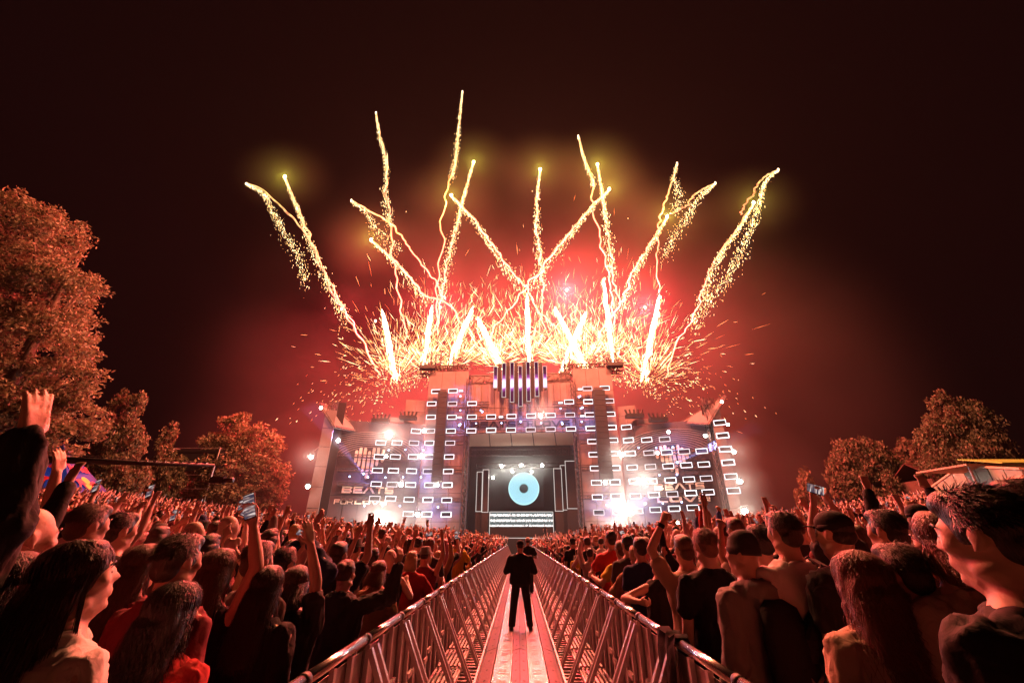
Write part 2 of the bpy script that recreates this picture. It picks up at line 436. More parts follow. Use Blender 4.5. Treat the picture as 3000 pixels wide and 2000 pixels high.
for x0, x1, y in ((590, 850, 160), (1340, 1668, 150), (700, 1560, 215)):
    a, b_ = ph(S0, x0, y, -1), ph(S0, x1, y, -1); z = max(a.z, b_.z); a.z = b_.z = z
    lattice('roof_truss', a, b_, 1.3, 14, .09)
for x in (640, 690, 760, 1380, 1540, 1590, 1630):
    a = ph(S0, x, 150, -1); lattice('pyro_mast', a, a + Vector((0, 0, 3.2)), .8, 4, .05)
# pyro platforms with dark boxes
for pl, x, y in ((SL, 535, 405), (SL, 390, 420), (SR, 1735, 395), (SR, 1860, 415), (S0, 640, 140), (S0, 1630, 125)):
    a = ph(pl, x, y, .4); b = MB(); b.box(a, (2.4, 1.2, .5)); [b.tube([a + Vector((q*.5, 0, .25)), a + Vector((q*.62, 0, .95))], .13, 8) for q in (-2, -1, 0, 1, 2)]; sp('pyro_platform', b, M['steel'])
# soffit, portal interior
b = MB(); a0, a1 = ph(S0, 850, 486, .02), ph(S0, 1428, 484, .02); zz = zof(S0, 1140, 486); a0.z = a1.z = zz
dn = S0[1]*3.2; zi = zz - 1.15
npan = 5
for k in range(npan):
    t0, t1 = k/npan + .004, (k+1)/npan - .004
    q = [a0.lerp(a1, t0), a0.lerp(a1, t1), a0.lerp(a1, t1) + dn, a0.lerp(a1, t0) + dn]
    q[2].z = q[3].z = zi; q[2].x *= 1.05; q[3].x *= 1.05
    bb = MB(); bb.prism(q, (0, 0, .08)); sp('soffit_panel', bb, M['soffit'])
lattice('front_truss', (a0.x, a0.y+3.5, zi - .9), (a1.x, a1.y+3.5, zi - .9), .9, 18, .05)
lattice('lamp_truss', (a0.x+1, a0.y+5.2, zi - 2.6), (a1.x-1, a1.y+5.2, zi - 2.6), .6, 16, .05)
pl_, pr_ = ph(S0, 832, 700), ph(S0, 1440, 700)
b = MB(); xa, xb = pl_.x, pr_.x; yb = YS + 8.2
b.box(((xa+xb)/2, yb, 10), (xb-xa+4, .2, 20)); sp('back_wall', b, M['black'])
for x in (xa-.2, xb+.2):
    b = MB(); b.box((x, YS+4.4, 9), (.2, 7.6, 18)); sp('side_masking', b, M['black'])
b = MB(); b.box(((xa+xb)/2, YS+4.2, zi+1.5), (xb-xa, 7.8, .2)); sp('stage_roof', b, M['black'])
b = MB(); b.box(((xa+xb)/2, YS+3.6, 1.55), (xb-xa+.2, 8.6, .5)); sp('stage_deck', b, M['steel'])
b = MB(); b.box(((xa+xb)/2, YS-.75, .85), (xb-xa+.2, .1, 1.7)); sp('deck_skirt', b, M['black'])
zd = 1.8
# lettering -------------------------------------------------------------------
def glyph(c, t):
    """polygons of a wide block letter in the unit square, t = stroke"""
    q = lambda x0, y0, x1, y1: [(x0, y0), (x1, y0), (x1, y1), (x0, y1)]
    w = t*.8; m0, m1 = .5 - t/2, .5 + t/2
    if c == 'B': return [q(0,0,w,1), q(w,0,.88,t), q(w,m0,.9,m1), q(w,1-t,.86,1), q(1-w,t*.6,1,m0), q(.98-w,m1,.98,1-t*.6)]
    if c == 'E': return [q(0,0,1,t), q(0,m0,.92,m1), q(0,1-t,1,1), q(0,t,w*.6,m0), q(0,m1,w*.6,1-t)]
    if c == 'e': return [q(0,0,1,t), q(0,m0,1,m1), q(0,1-t,1,1)]
    if c == 'A': return [[(-.12,0), (w*.95-.12,0), (.5+w*.5,1), (.5-w*.5,1)], [(1.12-w*.95,0), (1.12,0), (.5+w*.5,1), (.5-w*.1,.8)]]
    if c == 'V': return [[(.5-w*.5,0), (.5+w*.5,0), (w*.95-.12,1), (-.12,1)], [(.5-w*.1,.2), (.5+w*.5,0), (1.12,1), (1.12-w*.95,1)]]
    if c == 'T': return [q(0,1-t,1,1), q(.5-w/2,0,.5+w/2,1-t)]
    if c == 'S': return [q(0,0,.95,t), q(.04,m0,.96,m1), q(.05,1-t,1,1), q(1-w,t*.6,1,m0), q(0,m1,w,1-t*.6)]
    if c == 'F': return [q(0,0,w,1), q(w,1-t,1,1), q(w,m0,.9,m1)]
    if c == 'O': return [q(.06,0,.94,t), q(.06,1-t,.94,1), q(0,t*.6,w,1-t*.6), q(1-w,t*.6,1,1-t*.6)]
    if c == 'R': return [q(0,0,w,1), q(w,1-t,.94,1), q(w,m0,.94,m1), q(1-w,m1,1,1-t*.6), [(.6,m0), (1-w,0), (1,0), (.6+w,m0)]]
    if c == 'L': return [q(0,0,w,1), q(w,0,1,t)]
    if c == 'D' or c == 'd': return [q(0,0,w,1), q(w,0,.85,t), q(w,1-t,.85,1), q(1-w,t*.6,1,1-t*.6)]
    if c == 'U': return [q(0,t*.5,w,1), q(1-w,t*.5,1,1), q(.05,0,.95,t)]
    return []
def letters(items, p, xd, zd_, n, h, m, parent, th=.05):
    """items: (char, x, width, stroke) with x along xd from p"""
    for ch, x, w, t in items:
        b = MB()
        for k, poly in enumerate(glyph(ch, t)):
            b.prism([p + xd*(x + u*w) + zd_*(v*h) - n*(th + .004*k) for u, v in poly], n*th)
        o = b.build('letter', m)
        wchild(o, parent) if parent.type == 'EMPTY' else None
UZ = Vector((0, 0, 1))
def word(pl, x0, x1, y0, y1, spec, m, off=.12):
    a, b_ = ph(pl, x0, (y0+y1)/2, off), ph(pl, x1, (y0+y1)/2, off)
    zb, zt_ = zof(pl, (x0+x1)/2, y1, off), zof(pl, (x0+x1)/2, y0, off)
    W = (Vector((b_.x, b_.y, 0)) - Vector((a.x, a.y, 0))).length
    tot = sum(w for _, w, _ in spec); x = 0; it = []
    for ch, w, t in spec:
        if ch != ' ': it.append((ch, (x + w*.06)/tot*W, w*.88/tot*W, t))
        x += w
    letters(it, Vector((a.x, a.y, zb)), pl[2], UZ, pl[1], zt_-zb, m, stage)
word(S0, 866, 1394, 420, 455, [('B',1.15,.26),('E',1.1,.26),('A',1.2,.3),('T',1.05,.26),('S',1.1,.26),(' ',.15,0),
     ('F',.62,.10),('O',.66,.10),('R',.66,.10),(' ',.08,0),('L',.95,.28),('O',1.15,.28),('V',1.15,.3),('e',1.1,.26)], M['print_dark'])
word(SL, 180, 462, 766, 805, [('B',1.2,.27),('E',1.1,.27),('A',1.2,.3),('T',1,.27),('S',1.1,.27)], M['print_peach'])
word(SL, 140, 425, 838, 862, [('F',.8,.14),('O',.8,.14),('R',.8,.14),(' ',.1,0),('L',1,.3),('O',1.1,.3),('V',1.1,.3),('e',1,.3)], M['print_peach'])
word(SR, 1835, 2110, 748, 786, [('B',1.2,.27),('E',1.1,.27),('A',1.2,.3),('T',1,.27),('S',1.1,.27)], M['print_peach'])
word(SR, 1850, 2142, 816, 850, [('L',1,.3),('O',1.15,.3),('V',1.15,.3),('e',1.05,.28)], M['print_peach'])
# heart of rounded equaliser bars printed on each wing
def eq_heart(pl, xs, spans):
    for x, (y0, y1) in zip(xs, spans):
        a, b_ = ph(pl, x, y0, .1), ph(pl, x, y1, .1); r = .20; poly = []
        for k in range(7): an = math.pi*k/6; poly.append(Vector((a.x, a.y, a.z - r)) + pl[2]*r*math.cos(an) + UZ*r*math.sin(an))
        for k in range(7): an = math.pi + math.pi*k/6; poly.append(Vector((a.x, a.y, b_.z + r)) + pl[2]*r*math.cos(an) + UZ*r*math.sin(an))
        b = MB(); b.prism(poly, pl[1]*.05); sp('printed_bar', b, M['print_peach'])
eq_heart(SL, (264, 287, 311, 332, 357, 380, 405), ((575, 640), (560, 662), (562, 700), (580, 728), (562, 702), (560, 660), (572, 640)))
eq_heart(SR, (1850, 1872, 1894, 1916, 1938, 1962, 1985, 2008), ((570, 622), (552, 640), (548, 660), (560, 690), (556, 706), (546, 672), (560, 650), (575, 620)))
# faint wave print on the wings
for pl, xc, yc, sgn in ((SL, 330, 640, 1), (SR, 1930, 630, -1)):
    c0 = ph(pl, xc, yc, .06)
    for k in range(9):
        rr = 3.4 + k*.42; b = MB(); pts = []
        for q in range(13):
            an = math.pi*(.10 + .8*q/12) if sgn > 0 else math.pi*(.10 + .8*q/12)
            pts.append(c0 + pl[2]*rr*1.15*math.cos(an) + UZ*rr*.62*math.sin(an))
        for q in range(12): b.bar(pts[q], pts[q+1], .03, .16, up=pl[1])
        sp('printed_wave', b, M['print_bar'])

# light frames ------------------------------------------------------------------
def frame_meshes(w, h, bd):
    b = MB()
    for z in (-1, 1): b.box((0, -.06, z*(h/2-bd/2)), (w, .09, bd))
    for x in (-1, 1): b.box((x*(w/2-bd/2), -.06, 0), (bd, .088, h-2*bd))
    s_ = b.mesh('light_strip', M['led'])
    b = MB(); b.box((0, .02, 0), (w-.06, .06, h-.06)); p_ = b.mesh('back_panel', M['print_dark'])
    b = MB(); b.bar((0, .05, -.1), (0, .4, -.1), .08, .08); b.bar((0, .05, .1), (0, .4, .1), .08, .08); k_ = b.mesh('bracket', M['truss'])
    return (('light_strip', s_), ('back_panel', p_), ('bracket', k_))
FM = frame_meshes(1.42, .67, .085)
STRIPS = [FM[0][1]]
for k_ in ('led_b', 'led_c'): me_ = FM[0][1].copy(); me_.materials[0] = M[k_]; STRIPS.append(me_)
FR = []
ORD = ['first', 'second', 'third', 'fourth', 'fifth', 'sixth', 'seventh', 'eighth', 'ninth', 'tenth']
def colf(pl, lst, reg, end='from the top'):
    for i, (x, y) in enumerate(lst): FR.append((pl, x, y, '%s %s %s' % (ORD[i], end, reg), reg))
colf(S0, [(773,262),(770,330),(767,401),(762,474),(758,538),(753,611),(748,688),(743,760),(740,840),(737,916)], 'beside the portal, lefthand column')
colf(S0, [(683,265),(660,330),(656,401),(652,474),(648,538),(645,611),(640,688),(648,760),(640,838),(634,915)], 'behind the lefthand speakers')
colf(SL, [(577,475),(566,538),(562,611),(553,686),(548,759),(540,837),(536,913)], 'in the inner row of the lefthand wing')
colf(SL, [(476,537),(467,611),(457,684),(450,757),(442,832)], 'in the middle row of the lefthand wing')
colf(SL, [(390,537),(382,611),(373,683),(366,755),(358,831)], 'in the outer row of the lefthand wing')
colf(S0, [(874,329),(1388,320)], 'on the short arms above the header', 'from the lefthand side')
colf(S0, [(873,400),(975,399),(1083,397),(1187,394),(1290,391),(1393,389)], 'above the header lettering', 'from the lefthand side')
colf(S0, [(870,473),(975,470),(1080,469),(1185,467),(1290,465),(1398,463)], 'below the header lettering', 'from the lefthand side')
colf(S0, [(1485,250),(1490,319),(1498,388),(1503,460),(1512,530),(1519,599),(1527,672),(1533,748),(1538,824),(1546,905)], 'beside the portal, righthand column')
colf(S0, [(1577,247),(1600,315),(1606,385),(1612,455),(1620,523),(1627,594),(1632,670),(1632,745),(1637,820),(1647,902)], 'behind the righthand speakers')
for k_, lst in enumerate(([(1692,454),(1703,523),(1713,593),(1723,667),(1735,740),(1740,818),(1750,897)], [(1800,521),(1812,590),(1820,663),(1825,740),(1838,812),(1846,891)], [(1895,518),(1906,587),(1914,660),(1926,735),(1935,808),(1946,885)],
                          [(1998,583),(2010,655),(2023,730),(2033,802),(2045,880)], [(2091,580),(2102,651),(2115,725),(2125,798)])):
    colf(SR, lst, 'of the %s righthand wing row' % ORD[k_])
colf(TR, [(2187,430),(2202,498),(2217,570),(2231,641),(2246,715),(2260,790)], 'on the outer righthand tower')
for pl, x, y, lab, reg in FR:
    r = empty('led_frame'); frame_to(r, ph(pl, x, y, .85), pR(pl))
    tag(r, 'glowing white light frame, ' + lab, 'light frame', 'light frames ' + reg)
    for nm, me in FM:
        o = link(nm, me if nm != 'light_strip' else STRIPS[rs.choice((0, 0, 0, 1, 2))], r)

# lamps ------------------------------------------------------------------------
def lamp_meshes(lensmat):
    b = MB(); b.tube([(0, .35, 0), (0, .05, 0), (0, -.08, 0)], [.16, .30, .34], 12); h = b.mesh('housing', M['black'])
    b = MB(); b.ell((0, -.10, 0), (.27, .07, .27), 12, 6); l = b.mesh('lens', lensmat, True)
    b = MB(); b.bar((-.36, .05, 0), (-.36, .05, .5), .05, .05); b.bar((.36, .05, 0), (.36, .05, .5), .05, .05); b.bar((-.38, .05, .5), (.38, .05, .5), .05, .05)
    y_ = b.mesh('yoke', M['black'])
    return (('housing', h), ('lens', l), ('yoke', y_))
LW, LB = lamp_meshes(M['lens_white']), lamp_meshes(M['lens_blue'])
def light(nm, typ, energy, c, parent, loc=(0,0,0), radius=.2, **kw):
    d = bpy.data.lights.new(nm, typ); d.energy = energy; d.color = c
    if typ in ('POINT', 'SPOT'): d.shadow_soft_size = radius
    for k, v in kw.items(): setattr(d, k, v)
    o = bpy.data.objects.new(nm, d); col.objects.link(o); o.location = loc
    if parent is not None: o.parent = parent
    return o
WHITE = (1, .88, .72)
hal = bpy.data.materials.new('halo_fog'); hal.use_nodes = True; t = hal.node_tree; t.nodes.clear()  # fog volumes added round the strong lamps to give them glare halos
pv = N(t, 'ShaderNodeVolumePrincipled'); oo = N(t, 'ShaderNodeOutputMaterial'); pv.inputs['Color'].default_value = (.95, .94, .93, 1)
tc = N(t, 'ShaderNodeTexCoord'); ln = N(t, 'ShaderNodeVectorMath', operation='LENGTH'); t.links.new(tc.outputs['Object'], ln.inputs[0])
mr = N(t, 'ShaderNodeMapRange', interpolation_type='SMOOTHSTEP'); mr.inputs[1].default_value = 1.0; mr.inputs[2].default_value = .0; mr.inputs[4].default_value = .055; t.links.new(ln.outputs['Value'], mr.inputs[0])
t.links.new(mr.outputs[0], pv.inputs['Density']); t.links.new(pv.outputs[0], oo.inputs['Volume'])
HALO_FOG = MB().ell((0, 0, 0), (1, 1, 1), 16, 10).mesh('halo_fog', hal)
def lamp(pl, x, y, P, label, group, off=1.0, scale=1.0, c=WHITE, kind=0):
    r = empty('stage_floodlight' if kind == 0 else 'moving_head_light'); frame_to(r, ph(pl, x, y, off), pR(pl))
    r.scale = (scale,)*3; tag(r, label, 'stage light', group)
    for nm, me in (LW if kind == 0 else LB): link(nm, me, r)
    if kind == 1 and P: light('light', 'POINT', P, (.28, .36, 1), r, (0, -.5, 0), .1)
    elif P: light('light', 'POINT', P*(.13 if P < 5000 else .22), c, r, (0, -.6, 0), .2)
    if P >= 1500 and kind == 0:
        q = link('halo_fog', HALO_FOG, r, (0, -.5, 0)); rad = (2.2 + .022*P**.5)/scale; q.scale = (rad*1.15, rad*.8, rad); tag(q, kind='stuff')
    return r
FL = [  # x, y, power, scale
    (S0, 1238, 397, 2600, 1.0, 'on the header truss beside the lettering'), (S0, 690, 760, 1500, .9, 'below the lefthand hanging speakers'),
    (S0, 1580, 748, 1500, .9, 'below the righthand hanging speakers'),
    (SL, 435, 500, 5200, 1.3, 'high on the lefthand wing'), (SL, 605, 605, 2600, 1.1, 'on the lefthand wing among the light frames'), (SL, 418, 608, 700, .8, 'on the lefthand wing among the light frames'),
    (SL, 620, 474, 1500, .9, 'on the lefthand wing among the light frames'), (SL, 498, 758, 1700, 1.0, 'on the lefthand wing among the light frames'), (SL, 585, 915, 2600, 1.0, 'on the lefthand wing among the light frames'),
    (SL, 388, 955, 15000, 1.7, 'low on the lefthand wing, the brightest of all'),
    (SL, 165, 525, 1300, .9, 'beside the lefthand gauze strip'), (TL, 22, 612, 1700, .9, 'on the outer lefthand tower'), (TL, 4, 768, 1300, .9, 'on the outer lefthand tower'), (TL, 74, 352, 500, .7, 'on the outer lefthand tower'),
    (SR, 1665, 600, 4200, 1.2, 'on the righthand wing among the light frames'), (SR, 1858, 590, 900, .8, 'on the righthand wing among the light frames'), (SR, 1785, 742, 6500, 1.3, 'on the righthand wing among the light frames'),
    (SR, 1695, 895, 9000, 1.5, 'low on the righthand wing, brightest on that side'), (SR, 1915, 480, 700, .7, 'along the top of the righthand wing'), (SR, 2110, 500, 700, .7, 'along the top of the righthand wing'),
    (TR, 2262, 585, 1500, .8, 'on the outer righthand tower'), (TR, 2292, 742, 2600, 1.0, 'on the outer righthand tower'), (TR, 2318, 900, 4200, 1.1, 'on the outer righthand tower'), (TR, 2230, 440, 300, .6, 'on the outer righthand tower'), (TR, 2198, 320, 400, .6, 'on the outer righthand tower'),
    (SR, 1622, 962, 600, .7, 'at the foot of the righthand wing'), (SR, 1965, 960, 500, .7, 'at the foot of the righthand wing')]
for pl, x, y, P, s_, where in FL:
    lamp(pl, x, y, P, 'blazing white floodlight %s' % where, 'floodlights ' + where, 1.15, s_)
for (x, y) in ((815, 262), (808, 402), (1027, 400), (1343, 325), (1458, 395), (1446, 253)):     # small flat strobes
    r = empty('strobe_light'); frame_to(r, ph(S0, x, y, 1.0), pR(S0)); tag(r, 'small flat white strobe light between the frames of the header truss', 'stage light', 'strobes of the header')
    MB().box((0, -.05, 0), (.62, .1, .24)).build('lens', M['led'], r); MB().box((0, .09, 0), (.7, .16, .32)).build('housing', M['black'], r)
BL = [(S0,812,290),(S0,812,365),(S0,920,365),(S0,812,438),(S0,895,434),(S0,1030,432),(S0,1132,425),(S0,1240,432),(S0,1343,355),(S0,1350,430),(S0,1447,290),(S0,1450,355),(S0,1455,425),
      (SL,520,573),(SL,432,575),(SL,615,575),(SL,415,720),(SL,508,718),(SL,603,718),(SL,400,870),(SL,492,870),(S0,693,877),(SL,303,870),(SL,225,715),(SL,322,718),
      (SR,1757,563),(SR,1850,563),(SR,1938,560),(SR,1867,707),(SR,1960,705),(SR,1790,860),(SR,1885,857),(SR,1985,850),(S0,1587,865)]
for k_, (pl, x, y) in enumerate(BL):
    reg = {id(S0): 'hanging on the portal of the stage', id(SL): 'hanging on the lefthand stage wing', id(SR): 'hanging on the righthand stage wing'}[id(pl)]
    lamp(pl, x, y, 420 if k_ % 3 == 0 else 0, 'small blue moving head light ' + reg, 'blue moving heads ' + reg, 1.0, .42, kind=1)
def beam_spot(pl, x, y, target, P, ang, c=(.35, .45, 1)):
    p = ph(pl, x, y, 1.5); r = empty('beam_light', p)
    tag(r, 'blue beam projector throwing a narrow shaft of light from the stage', 'stage light', 'blue beam projectors')
    MB().tube([(0, .25, .1), (0, 0, 0), (0, -.06, -.02)], [.12, .2, .2], 10).build('housing', M['black'], r)
    MB().ell((0, -.09, -.02), (.15, .05, .15), 10, 6).build('lens', M['lens_blue'], r)
    o = light('light', 'SPOT', P, c, r, (0, -.3, 0), .05, spot_size=R_(ang), spot_blend=.6)
    o.rotation_mode = 'QUATERNION'; o.rotation_quaternion = (Vector(target) - p).to_track_quat('-Z', 'Y')
BS = 26000
beam_spot(S0, 928, 372, ph(S0, 880, 640, 10), BS, 3.5); beam_spot(S0, 1352, 436, ph(S0, 1440, 660, 10), BS, 3.5)
beam_spot(S0, 1458, 350, ph(S0, 1620, 160, 9), BS, 4); beam_spot(S0, 806, 444, ph(S0, 600, 500, 10), BS, 4); beam_spot(S0, 1440, 293, ph(S0, 1640, 305, 9), BS*.8, 4)
beam_spot(SL, 300, 700, at(560, 760, 46), BS*9, 13, (.50, .38, 1)); beam_spot(SR, 1960, 640, at(2440, 1150, 50), BS*12, 13, (.35, .42, 1))
# hanging line arrays -------------------------------------------------------------
for x0, x1, y0, y1, side in ((668, 722, 268, 745, 'lefthand'), (1543, 1612, 255, 730, 'righthand')):
    a, b_ = ph(S0, x0, 600, 1.6), ph(S0, x1, 600, 1.6); zt_, zb = zof(S0, x0, y0, 1.6), zof(S0, x0, y1, 1.6); xc = (a.x+b_.x)/2
    r = empty('line_array', (xc, a.y, zb)); tag(r, 'tall black column of hanging loudspeakers on the %s side of the portal' % side, 'loudspeaker')
    n = 16; W = b_.x - a.x; hh = (zt_-zb)/n
    for k in range(n):
        b = MB(); y0_ = -.1*abs(n/2 - k)/n
        b.prism([(-W/2, y0_, k*hh+.02), (W/2, y0_, k*hh+.02), (W/2, y0_+.0, (k+1)*hh-.02), (-W/2, y0_, (k+1)*hh-.02)], (0, .8, 0))
        c_ = b.build('speaker_cabinet', M['black'], r)
    MB().box((0, .4, n*hh+.25), (W*.7, .6, .4)).build('fly_bar', M['truss'], r)
# heart sign ---------------------------------------------------------------------
hs = empty('heart_sign', ph(S0, 1130, 345, 1.4)); tag(hs, 'heart of upright magenta light bars hung above the stage header', 'sign')
m, t_, b0 = nt('heart_screen'); t_.nodes.clear()
e = N(t_, 'ShaderNodeEmission'); o_ = N(t_, 'ShaderNodeOutputMaterial'); tc = N(t_, 'ShaderNodeTexCoord'); sx = N(t_, 'ShaderNodeSeparateXYZ')
nz = N(t_, 'ShaderNodeTexNoise'); nz.inputs['Scale'].default_value = .55
cr = N(t_, 'ShaderNodeValToRGB'); t_.links.new(tc.outputs['Object'], sx.inputs[0]); t_.links.new(tc.outputs['Object'], nz.inputs['Vector'])
ad = N(t_, 'ShaderNodeMath', operation='MULTIPLY_ADD'); ad.inputs[1].default_value = 1.3; t_.links.new(nz.outputs['Fac'], ad.inputs[0]); t_.links.new(sx.outputs['Z'], ad.inputs[2])
mr = N(t_, 'ShaderNodeMapRange'); mr.inputs[1].default_value = -3.2; mr.inputs[2].default_value = 4.2; t_.links.new(ad.outputs[0], mr.inputs[0])
t_.links.new(mr.outputs[0], cr.inputs[0]); cr.color_ramp.interpolation = 'LINEAR'
el = cr.color_ramp.elements; el[0].position = 0; el[0].color = (.035, .008, .03, 1); el[1].position = 1; el[1].color = (.07, .012, .03, 1)
for p_, c_ in ((.36, (.06, .01, .06, 1)), (.44, (.45, .10, .55, 1)), (.50, (2.2, 1.5, 2.4, 1)), (.58, (2.0, 1.3, 2.2, 1)), (.66, (.40, .08, .42, 1)), (.74, (.09, .015, .05, 1))):
    k = el.new(p_); k.color = c_
t_.links.new(cr.outputs[0], e.inputs[0]); t_.links.new(e.outputs[0], o_.inputs[0]); m.cycles.emission_sampling = 'NONE'; M['heart'] = m
zc = zof(S0, 1130, 225, 1.4)
for x, y0, y1 in zip((998, 1043, 1086, 1130, 1172, 1216, 1260), (132, 114, 110, 130, 108, 108, 130), (246, 296, 322, 345, 318, 292, 245)):
    p = ph(S0, x, (y0+y1)/2, 1.4); za, zb = zof(S0, x, y1, 1.4), zof(S0, x, y0, 1.4); w = .62; h = (zb-za)
    g = MB(); g.box((0, .12, 0), (w, .2, h)); bar = g.build('light_bar', M['black']); wchild(bar, hs); bar.location = (p.x, p.y, p.z*0 + (za+zb)/2)
    zoff = (za+zb)/2 - zc
    s_ = MB(); s_.box((0, 0, 0), (w-.16, .03, h-.16)); so = s_.build('screen', M['heart'], bar, loc=(0, 0, 0)); 
    so.data.transform(Matrix.Translation((0, 0, zoff))); so.location = (0, 0, -zoff)
    ed = MB()
    for sg in (-1, 1): ed.box((sg*(w/2-.035), -.01, 0), (.07, .05, h)); ed.box((0, -.012, sg*(h/2-.035)), (w-.14, .05, .07))
    ed.build('edge_light', M['led_dim'], bar)
    k = MB(); k.box((0, .1, -h/2-.18), (.34, .3, .3)); k.build('foot_box', M['black'], bar)
for x, y0, y1 in zip((1020, 1064, 1108, 1151, 1194, 1238), (118, 110, 112, 112, 106, 112), (262, 300, 330, 330, 300, 262)):
    p = ph(S0, x, (y0+y1)/2, .7); za, zb = zof(S0, x, y1, .7), zof(S0, x, y0, .7)
    g = MB(); g.box((0, 0, 0), (.5, .3, zb-za)); bar = g.build('rear_bar', M['black']); wchild(bar, hs); bar.location = (p.x, p.y, (za+zb)/2)

# inside the portal ----------------------------------------------------------------
DISC = plane((0, YS + 7.2, 0), -.06)
pc = ph(DISC, 1148, 778); pe = ph(DISC, 1230, 778); ro = (pe - pc).length
m, t_, b0 = nt('disc_screen'); t_.nodes.clear(); e = N(t_, 'ShaderNodeEmission'); o_ = N(t_, 'ShaderNodeOutputMaterial')
tc = N(t_, 'ShaderNodeTexCoord'); ln = N(t_, 'ShaderNodeVectorMath', operation='LENGTH'); t_.links.new(tc.outputs['Object'], ln.inputs[0])
cr = N(t_, 'ShaderNodeValToRGB'); dv = N(t_, 'ShaderNodeMath', operation='DIVIDE'); dv.inputs[1].default_value = ro
t_.links.new(ln.outputs['Value'], dv.inputs[0]); t_.links.new(dv.outputs[0], cr.inputs[0])
el = cr.color_ramp.elements; el[0].position = .27; el[0].color = (.10, .28, .33, 1); el[1].position = 1; el[1].color = (.45, .85, .92, 1)
for p_, c_ in ((.31, (.30, .62, .70, 1)), (.36, (.34, .66, .76, 1)), (.92, (.36, .70, .82, 1)), (.96, (.55, .92, .97, 1))): k = el.new(p_); k.color = c_
e.inputs[1].default_value = 1.25; t_.links.new(cr.outputs[0], e.inputs[0]); t_.links.new(e.outputs[0], o_.inputs[0]); m.cycles.emission_sampling = 'NONE'; M['disc'] = m
ds = empty('disc_screen'); frame_to(ds, pc, pR(DISC)); tag(ds, 'round pale blue glowing screen with a dark hole in its middle on the stage', 'screen')
b = MB(); n = 64; ri = ro*.27
for rr in (ri, ro):
    for yy in (0, .15):
        for k in range(n): b.v.append((rr*math.cos(2*math.pi*k/n), yy, rr*math.sin(2*math.pi*k/n)))
for k in range(n):
    k2 = (k+1) % n
    b.f += [(k, k2, 2*n+k2, 2*n+k), (n+k2, n+k, 3*n+k, 3*n+k2), (2*n+k, 2*n+k2, 3*n+k2, 3*n+k), (k2, k, n+k, n+k2)]
b.m = [0]*len(b.f); b.build('screen_ring', M['disc'], ds)
MB().tube([(0, .1, 0), (0, .2, 0)], ri*1.02, 32).build('centre_plate', mat('centre_plate', (.02, .035, .045), .5), ds)
b = MB(); b.box((0, .32, 0), (ro*2.6, .12, ro*2.3)); b.build('mounting_panel', M['black'], ds)
light('light', 'AREA', 260, (.5, .85, 1), ds, (0, .05, 0), shape='DISK', size=ro*1.2).rotation_euler = (-math.pi/2, 0, 0)
for (x, y, P, s_) in ((1030, 660, 2200, .8), (1135, 655, 4000, 1.0), (1245, 657, 2200, .8), (1088, 690, 1500, .7), (1190, 690, 1500, .7), (985, 720, 1500, .8)):
    r = lamp(DISC, x, y, P, 'white spotlight hanging on the lamp truss above the round screen', 'spotlights above the round screen', 1.2, s_, (1, .97, .86))
# outlined light columns
m = glow('column_face', (.06, .045, .04), 1.0); M['column'] = mat('column_face', (.05, .045, .045), .5)
for x0, y0, x1, y1, off in ((1313, 672, 1358, 898, 3), (1350, 655, 1392, 892, 2.4), (1378, 632, 1440, 885, 3.4), (925, 678, 960, 904, 3), (893, 690, 925, 900, 2.4)):
    a, b_ = ph(DISC, (x0+x1)/2, y1, off), ph(DISC, (x0+x1)/2, y0, off); w = (ph(DISC, x1, y1, off) - ph(DISC, x0, y1, off)).length
    r = empty('light_column', (a.x, a.y, zd)); tag(r, 'tall dark panel outlined in white light %s the round screen' % ('to the right of' if x0 > 1148 else 'to the left of'), 'light column', 'outlined columns %s' % ('right' if x0 > 1148 else 'left'))
    h = b_.z - zd; MB().box((0, 0, h/2), (w, .3, h)).build('panel', M['column'], r)
    e_ = MB(); z0 = a.z - zd
    for sg in (-1, 1): e_.box((sg*(w/2-.04), -.17, (h+z0)/2), (.075, .05, h-z0))
    for z in (z0, h-.04): e_.box((0, -.172, z), (w, .05, .075))
    e_.build('outline_light', M['led_dim'], r)
# dj booth with a screen front
BO = plane((0, YS + 3.0, 0), -.06)
a, b_ = ph(BO, 965, 982), ph(BO, 1308, 982); zt_ = zof(BO, 1130, 900); w = b_.x - a.x
bo = empty('dj_booth', ((a.x+b_.x)/2, a.y, zd)); tag(bo, 'wide dj booth with flickering white screen front at the middle of the stage', 'dj booth')
m, t_, b0 = nt('booth_screen'); t_.nodes.clear(); e = N(t_, 'ShaderNodeEmission'); o_ = N(t_, 'ShaderNodeOutputMaterial')
tc = N(t_, 'ShaderNodeTexCoord'); mp = N(t_, 'ShaderNodeMapping'); mp.inputs['Scale'].default_value = (5.5, 1, 2.2)
nz = N(t_, 'ShaderNodeTexNoise'); nz.inputs['Scale'].default_value = 1.3; nz.inputs['Detail'].default_value = 3
t_.links.new(tc.outputs['Object'], mp.inputs[0]); t_.links.new(mp.outputs[0], nz.inputs['Vector'])
sx = N(t_, 'ShaderNodeSeparateXYZ'); t_.links.new(tc.outputs['Object'], sx.inputs[0])
wv = N(t_, 'ShaderNodeMath', operation='SINE'); ml = N(t_, 'ShaderNodeMath', operation='MULTIPLY'); ml.inputs[1].default_value = 9.0
t_.links.new(sx.outputs['Z'], ml.inputs[0]); t_.links.new(ml.outputs[0], wv.inputs[0])
ad = N(t_, 'ShaderNodeMath', operation='MULTIPLY_ADD'); ad.inputs[1].default_value = .16; t_.links.new(wv.outputs[0], ad.inputs[0]); t_.links.new(nz.outputs['Fac'], ad.inputs[2])
cr = N(t_, 'ShaderNodeValToRGB'); t_.links.new(ad.outputs[0], cr.inputs[0])
